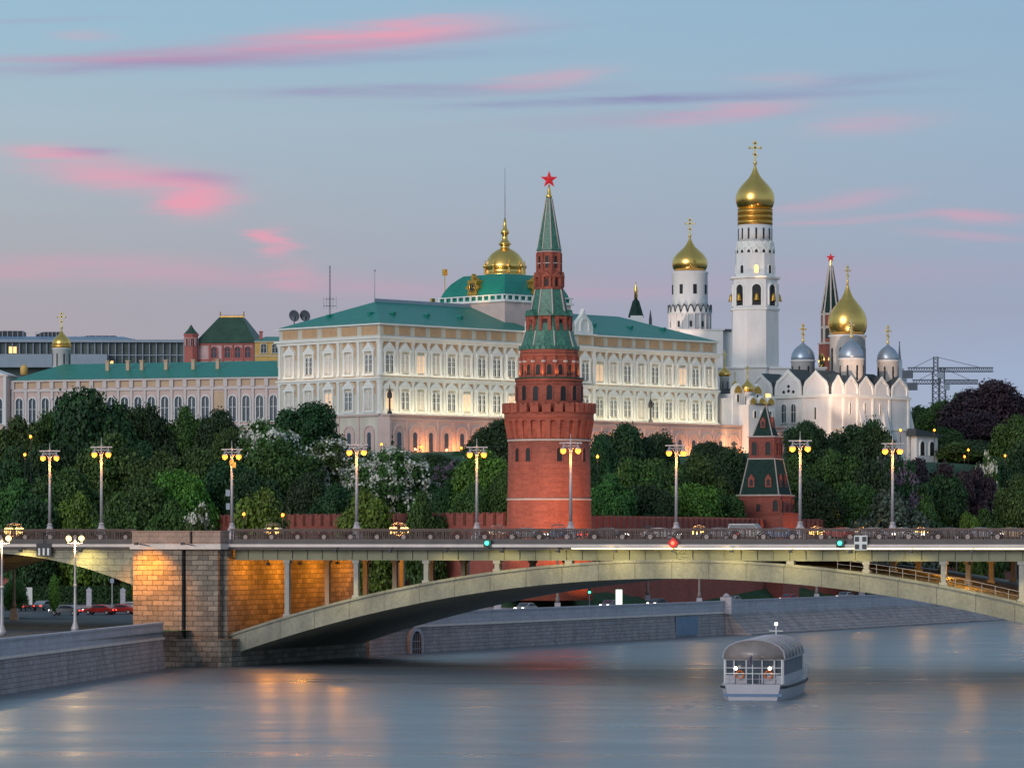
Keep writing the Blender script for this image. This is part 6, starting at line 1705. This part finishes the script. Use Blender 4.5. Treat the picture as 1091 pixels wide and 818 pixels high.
# ------------------------------------------------------------------ cars
PAINT = {k: mat('car_paint_' + k, c, .28, metal=.2, var=.04) for k, c in dict(silver=(.20, .20, .22), white=(.36, .35, .35), dark=(.04, .045, .055), red=(.42, .025, .02), blue=(.10, .16, .28), bronze=(.32, .20, .11)).items()}
def make_car(label, van=False):
    root = thing('van' if van else 'car', label, 'van' if van else 'car')
    g = MB(); hgt = 1.95 if van else 1.48
    if van: prof_ = [(-2.3, .35), (2.35, .35), (2.4, .75), (2.3, 1.0), (1.6, 1.15), (1.0, hgt), (-2.1, hgt), (-2.32, 1.1)]
    else: prof_ = [(-2.15, .35), (2.2, .35), (2.28, .62), (2.15, .82), (1.1, .98), (.35, hgt - .04), (-.2, hgt), (-1.0, hgt - .06), (-1.75, 1.02), (-2.2, .95), (-2.28, .6)]
    g.xz(prof_, -.86, .86); b_ = g.build('body', PAINT['silver'], root)
    bv = b_.modifiers.new('bevel', 'BEVEL'); bv.width = .09; bv.segments = 3; bv.limit_method = 'ANGLE'
    g = MB()
    if van: win = [(1.42, 1.18), (.98, hgt - .14), (-2.0, hgt - .14), (-2.1, 1.2)]
    else: win = [(.92, 1.0), (.32, hgt - .12), (-.2, hgt - .09), (-.95, hgt - .14), (-1.5, 1.03)]
    g.xz(win, -.885, .885)
    g.build('side_window', M['pane'], root)
    g = MB(); A = (1.06, 1.0, .42, hgt - .06) if not van else (1.56, 1.2, 1.04, hgt - .05)
    g.ext([(A[0] + .03, -.72, A[1]), (A[0] + .03, .72, A[1]), (A[2] + .03, .66, A[3]), (A[2] + .03, -.66, A[3])], (.02, 0, .02)); g.build('windscreen', M['pane'], root)
    w0 = None
    for x in (-1.4, 1.4):
        for y in (-.82, .82):
            if w0 is None:
                g = MB(); g.lathe([(0, -.11), (.25, -.11), (.33, -.08), (.33, .08), (.25, .11), (0, .11)], 16); w0 = g.build('wheel', M['tyre'], root); w0.rotation_euler = (PI / 2, 0, 0)
                h_ = MB(); h_.lathe([(0, -.125), (.19, -.12), (.19, .12), (0, .125)], 12); h_.build('rim', M['pole'], w0)
            else: w0 = copy_part(w0, root)
            w0.location = (x, y, .33)
            w0.rotation_euler = (PI / 2, 0, 0)
    for nm, x, m in (('headlight', 2.21, 'head'), ('tail_light', -2.27, 'tail')):
        for y in (-.62, .62):
            g = MB(); g.box(x - .06, x + .07, y - .17, y + .17, .62, .78); g.build(nm, M[m], root)
    return root
car0 = van0 = None
def car(loc, rz, paint, label, van=False, group=None):
    global car0, van0
    ref = van0 if van else car0
    if ref is None:
        o = make_car(label, van)
        if van: van0 = o
        else: car0 = o
        o.location = loc; o.rotation_euler = (0, 0, rz)
    else: o = copy_thing(ref, label, loc, rz)
    if group: o['group'] = group
    for ch in o.children:
        if ch.name.split('.')[0] == 'body': ch.material_slots[0].link = 'OBJECT'; ch.material_slots[0].material = PAINT[paint]
    return o
G1 = 'cars crossing the bridge'
for px, w, p_, d, v_, lab in ((563, 8.5, 'silver', 1, 0, 'silver car behind the railing below the round tower'), (648, 8.5, 'dark', 1, 0, 'dark car behind the railing right of the round tower lamp'),
                              (704, 8.5, 'white', 1, 0, 'white car behind the railing above the red diamond mark'), (764, 8.5, 'silver', -1, 0, 'silver car behind the railing beside the left gold lanterns'),
                              (797, 12.5, 'white', 1, 1, 'tall white van behind the railing before the square tower'), (899, 8.5, 'red', 1, 0, 'dark red car behind the railing above the green signal at right'),
                              (932, 8.5, 'silver', 1, 0, 'silver car behind the railing above the chequered board'), (963, 12.5, 'white', 1, 0, 'white car behind the railing at the rightmost tall lamp'),
                              (1008, 8.5, 'dark', -1, 0, 'dark car behind the railing right of the rightmost tall lamp'), (1046, 8.5, 'silver', 1, 0, 'silver car behind the railing near the right edge'), (1078, 12.5, 'bronze', 1, 0, 'bronze car behind the railing at the right edge'),
                              (833, 12.5, 'blue', 1, 0, 'blue car behind the railing at the lamp post right of the square tower'), (598, 16, 'blue', -1, 0, 'blue car behind the railing at the lamp before the round tower')):
    car(BW(s_at(px, w), w, 14.955), RZ + (0 if d > 0 else PI), PAINT and p_, lab, bool(v_), G1)
G2 = 'cars on the street under the left span'
for px, Y_, p_, rz, v_, lab in ((106, 536, 'red', 2.9, 0, 'red car on the road under the left span, left of the two red ones'), (129, 540, 'red', 2.9, 0, 'red car nearest the stone pier under the left span'), (47, 570, 'white', 1.2, 0, 'pale car parked behind the slender young tree'),
                                (25, 566, 'dark', 1.4, 1, 'dark van parked at far left behind the bushy street tree'), (139, 560, 'white', 2.9, 0, 'white car partly hidden by the stone pier'), (70, 532, 'silver', 2.9, 0, 'silver car on the road between young tree and lamp post')):
    car((PX(px, Y_), Y_, 4.34), rz, p_, lab, bool(v_), G2)
G3 = 'cars on the far quay road'
rq = math.atan2(.898, .4397)
for px, off, p_, lab in ((560, 9.5, 'white', 'white car on the far quay road left of the lit panel'), (650, 9.5, 'silver', 'silver car on the far quay road right of the lit panel'), (700, 9.5, 'dark', 'dark car on the far quay road below the middle of the arch'), (780, 9.5, 'white', 'white car on the far quay road right of the lantern pedestal'), (840, 9.5, 'red', 'red car on the far quay road before the second lantern pedestal'), (900, 9.5, 'white', 'white car on the far quay road at the right end of the arch opening')):
    t_ = bank_t(px, off); p = bank_pt(t_, off); p.z = 4.34
    car(p, rq + PI, p_, lab, False, G3)
# small things of the far quay
t_ = bank_t(659.5, 3); p = bank_pt(t_, 3); p.z = 4.44
r_ = thing('lit_panel', 'upright glowing white panel on the far quay under the arch', 'sign', p, R(10))
g = MB(); g.box(-.55, .55, -.15, .15, 0, .4); g.box(-.5, .5, -.12, .12, 3.1, 3.25); g.build('housing', M['blackmetal'], r_)
g = MB(); g.box(-.45, .45, -.1, .1, .4, 3.1); g.build('light_panel', glow('panel_light', (.85, 1, .8), 2.2), r_)
t_ = bank_t(628, 3); p = bank_pt(t_, 3); p.z = 4.44
r_ = thing('traffic_light', 'traffic light showing green on the far quay under the arch', 'traffic light', p, 0)
g = MB(); g.tube((0, 0, 0), (0, 0, 2.6), .08); g.build('pole', M['steel'], r_)
g = MB(); g.box(-.25, .25, -.15, .15, 2.6, 3.9); hb = g.build('housing', M['blackmetal'], r_)
for k, m in enumerate((glow('signal_green', (.03, 1, .4), 10), M['darkpane'], M['darkpane'])):
    g = MB(); g.ball((0, -.17, 2.85 + .42 * k), .15, 10, 6); g.build('lens', m, hb)
# small street furniture under the left span
b0 = None
for px, lab in ((95, 'pale stone post before the hedge, left of the quay lamp post'), (131, 'pale stone post before the hedge near the stone pier')):
    r_ = thing('stone_post', lab, 'bollard', (PX(px, 596), 596, 4.5), 0, 'stone posts by the hedge')
    g = MB(); g.box(-.4, .4, -.4, .4, 0, 2.4); g.build('shaft', M['parapet'], r_); g = MB(); g.lathe([(.62, 2.403), (.62, 2.6), (0, 3.0)], 4, ph=PI / 4); g.build('cap', M['parapet'], r_)
r_ = thing('sign_board', 'white upright notice board at far left under the left span', 'sign', (PX(29, 560), 560, 4.33), R(5))
g = MB(); g.box(-.75, .75, -.08, .08, 1.0, 3.6); g.build('panel', M['trim'], r_); g = MB(); g.tube((-.6, .12, 0), (-.6, .12, 3.4), .06); g.tube((.6, .12, 0), (.6, .12, 3.4), .06); g.build('leg', M['steel'], r_)
r_ = thing('thin_post', 'thin grey sign pole between the two stone posts', 'pole', (PX(119.5, 594), 594, 4.4))
g = MB(); g.tube((0, 0, 0), (0, 0, 4.6), .09); g.build('pole', M['pole'], r_); g = MB(); g.box(-.3, .3, -.13, -.1, 3.8, 4.5); g.build('plate', M['greyclad'], r_)

# ------------------------------------------------------------------ river boat
YB = 352.0
boat = thing('river_boat', 'white river tour boat with arched glazed canopy roof passing under the bridge', 'boat', (PX(827, YB), YB + 12, 0), R(80))
hullm = mat('boat_white_paint', (.42, .40, .44), .4, var=.08)
g = MB(); sec = []
st_ = [(-13, 2.6), (-12, 3.1), (-6, 3.4), (4, 3.4), (9, 3.0), (12, 1.9), (14.2, .15)]
rows = []
for x, hw2 in st_:
    sheer = 1.5 + .5 * max(0, (x - 4) / 10) ** 2
    rows.append([g.vert(p) for p in ((x - (.6 if x > 13 else 0), -hw2 * .82, -.6), (x, -hw2, sheer), (x, hw2, sheer), (x - (.6 if x > 13 else 0), hw2 * .82, -.6))])
for a, c_ in zip(rows, rows[1:]):
    for k in range(4): g.face((a[k], a[(k + 1) % 4], c_[(k + 1) % 4], c_[k]))
g.face(rows[0]); g.face(rows[-1][::-1]); hull = g.build('hull', hullm, boat)
g = MB()
for (x0, w0), (x1, w1) in zip(st_, st_[1:]):
    for s_ in (-1, 1):
        g.ext([(x0, s_ * w0 * 1.0, 1.12), (x1, s_ * w1, 1.12), (x1, s_ * (w1 + .08), 1.24), (x0, s_ * (w0 + .08), 1.24)], (0, 0, .12))
g.build('rubbing_strake', M['blackmetal'], hull)
g = MB(); g.box(-11.5, 6.5, -2.8, 2.8, 1.52, 2.3); g.box(-11.5, 6.5, -2.85, 2.85, 3.7, 3.85)
for k in range(10):
    for s_ in (-1, 1): g.box(-11.5 + 1.98 * k, -11.35 + 1.98 * k, s_ * 2.72 - .06, s_ * 2.72 + .06, 2.3, 3.7)
g.build('cabin', hullm, boat)
g = MB(); g.box(-11.4, 6.4, -2.66, 2.66, 2.3, 3.69); g.build('cabin_window', M['pane'], boat)
g = MB(); n = 10; pr = [(2.9 * math.cos(PI * k / n), 3.85 + 1.75 * math.sin(PI * k / n) ** .8) for k in range(n + 1)]
g.smooth = True; g.yz([(y, z + .003) for y, z in pr], -12, 6.9); g.build('canopy_roof', mat('canopy_brown_glass', (.24, .20, .19), .3, var=.3), boat)
g = MB()
for x in range(-12, 8, 3):
    g.mark()
    for (y0, z0), (y1, z1) in zip(pr, pr[1:]): g.tube((x, y0 * 1.01, z0 + .05), (x, y1 * 1.01, z1 + .05), .07, n=4)
g.build_each('canopy_rib', hullm, boat)
g = MB(); g.box(7.2, 9.6, -1.7, 1.7, 1.6, 4.0); g.ext([(7.0, -1.9, 4.003), (10.0, -1.9, 4.003), (9.8, -1.9, 4.2), (7.0, -1.9, 4.25)], (0, 3.8, 0)); wh = g.build('wheelhouse', hullm, boat)
g = MB(); g.box(9.602, 9.66, -1.5, 1.5, 2.8, 3.8); g.box(7.5, 9.4, -1.76, 1.76, 2.8, 3.8); g.build('pane', M['pane'], wh)
g = MB()
for y in (-1.9, -.75, .75, 1.9): g.box(-11.72, -11.52, y - .07, y + .07, 1.55, 3.72)
g.box(-11.70, -11.53, -2.8, 2.8, 2.95, 3.05); g.build('stern_frame', hullm, boat)
g = MB(); g.box(-11.64, -11.505, -.68, .68, 1.56, 3.66); g.build('stern_door', M['pane'], boat)
g = MB(); g.box(-13.06, -12.7, -2.75, 2.75, .35, .62); g.build('hull_stripe', PAINT['blue'], hull)
for y in (-1.35, 1.35):
    g = MB(); g.ring((-11.78, y, 2.35), .36, .09, 14, (0, 1, 0), (0, 0, 1)); g.build('life_ring', mat('orange_life_ring', (.6, .14, .03), .6), boat)
g = MB(); g.tube((-13, 0, 1.5), (-13.4, 0, 4.4), .04, n=5); g.build('flag_staff', M['trim'], boat)
g = MB(); g.ext([(-13.2, -.02, 3.4), (-14.5, .1, 3.2), (-14.6, .15, 4.0), (-13.35, -.02, 4.25)], (0, .03, 0)); g.build('flag', M['lilac'], boat)
g = MB()
for y in (-2.2, -1.4, -.6, .6, 1.4, 2.2): g.tube((-12.75, y, 1.5), (-12.75, y, 2.5), .03, n=4)
g.tube((-12.75, -2.5, 2.0), (-12.75, 2.5, 2.0), .03, n=4); g.build('stern_rail', hullm, boat)
g = MB(); g.tube((8, 0, 4.2), (8, 0, 6.6), .06); g.tube((8, -.7, 6), (8, .7, 6), .04); g.build('mast', M['trim'], boat)
l0 = None
for x, y, z in ((-13.0, -1.6, 3.0), (-13.0, 1.6, 3.0), (8, 0, 6.7)):
    g = MB(); g.smooth = True; g.ball((0, 0, 0), .16, 8, 6); g.build('deck_lamp', M['head'], boat, (x, y, z))
g = MB()
for s_ in (-1, 1):
    for k in range(6): x = 9.8 + .7 * k; hw2 = 2.9 * (1 - (k / 6.3) ** 1.7); g.tube((x, s_ * hw2, 1.7), (x, s_ * hw2, 2.7), .03, n=4)
    for k in range(5):
        a, c_ = 9.8 + .7 * k, 10.5 + .7 * k; g.tube((a, s_ * 2.9 * (1 - (k / 6.3) ** 1.7), 2.7), (c_, s_ * 2.9 * (1 - ((k + 1) / 6.3) ** 1.7), 2.7), .035, n=4)
    g.tube((-12.6, s_ * 2.7, 1.5), (-12.6, s_ * 2.7, 3.8), .06, n=4)
g.tube((-12.8, -2.6, 2.5), (-12.8, 2.6, 2.5), .04, n=4)
g.build('deck_rail', M['trim'], boat)

# foam trailing from the boat
fm = bpy.data.materials.new('foam'); fm.use_nodes = True
t = fm.node_tree; b = t.nodes['Principled BSDF']; b.inputs['Base Color'].default_value = (.62, .64, .68, 1); b.inputs['Roughness'].default_value = .6
co = N(t, 'ShaderNodeTexCoord'); mp = N(t, 'ShaderNodeMapping'); mp.inputs['Scale'].default_value = (.35, .9, 1); LK(t, co.outputs['Object'], mp.inputs[0])
n = N(t, 'ShaderNodeTexNoise'); n.inputs['Scale'].default_value = 1; n.inputs['Detail'].default_value = 7; n.inputs['Roughness'].default_value = .7; LK(t, mp.outputs[0], n.inputs[0])
LK(t, ramp(t, n.outputs['Fac'], [(.48, (0, 0, 0, 1)), (.72, (.75, .75, .75, 1))]), b.inputs['Alpha'])
g = MB()
for s_ in (-1, 1):
    g.strip([(13.5 - 2.2 * k, s_ * (max(.1, 3.2 - max(0, 2.5 - k) * 1.2) + .02 * k), .02) for k in range(24)], [(13.5 - 2.2 * k, s_ * (max(.3, 3.8 - max(0, 2.5 - k) * 1.2) + .2 * k), .02) for k in range(24)])
g.strip([(-12.6 - 2 * k, -2.6 - .05 * k, .024) for k in range(12)], [(-12.6 - 2 * k, 2.6 + .05 * k, .024) for k in range(12)])
o = g.build('boat_wake', fm, None, boat.location, boat.rotation_euler.z); o.location.z = .01
tag(o, 'pale foam wake spreading on the river behind the tour boat', 'wake', None, 'stuff')
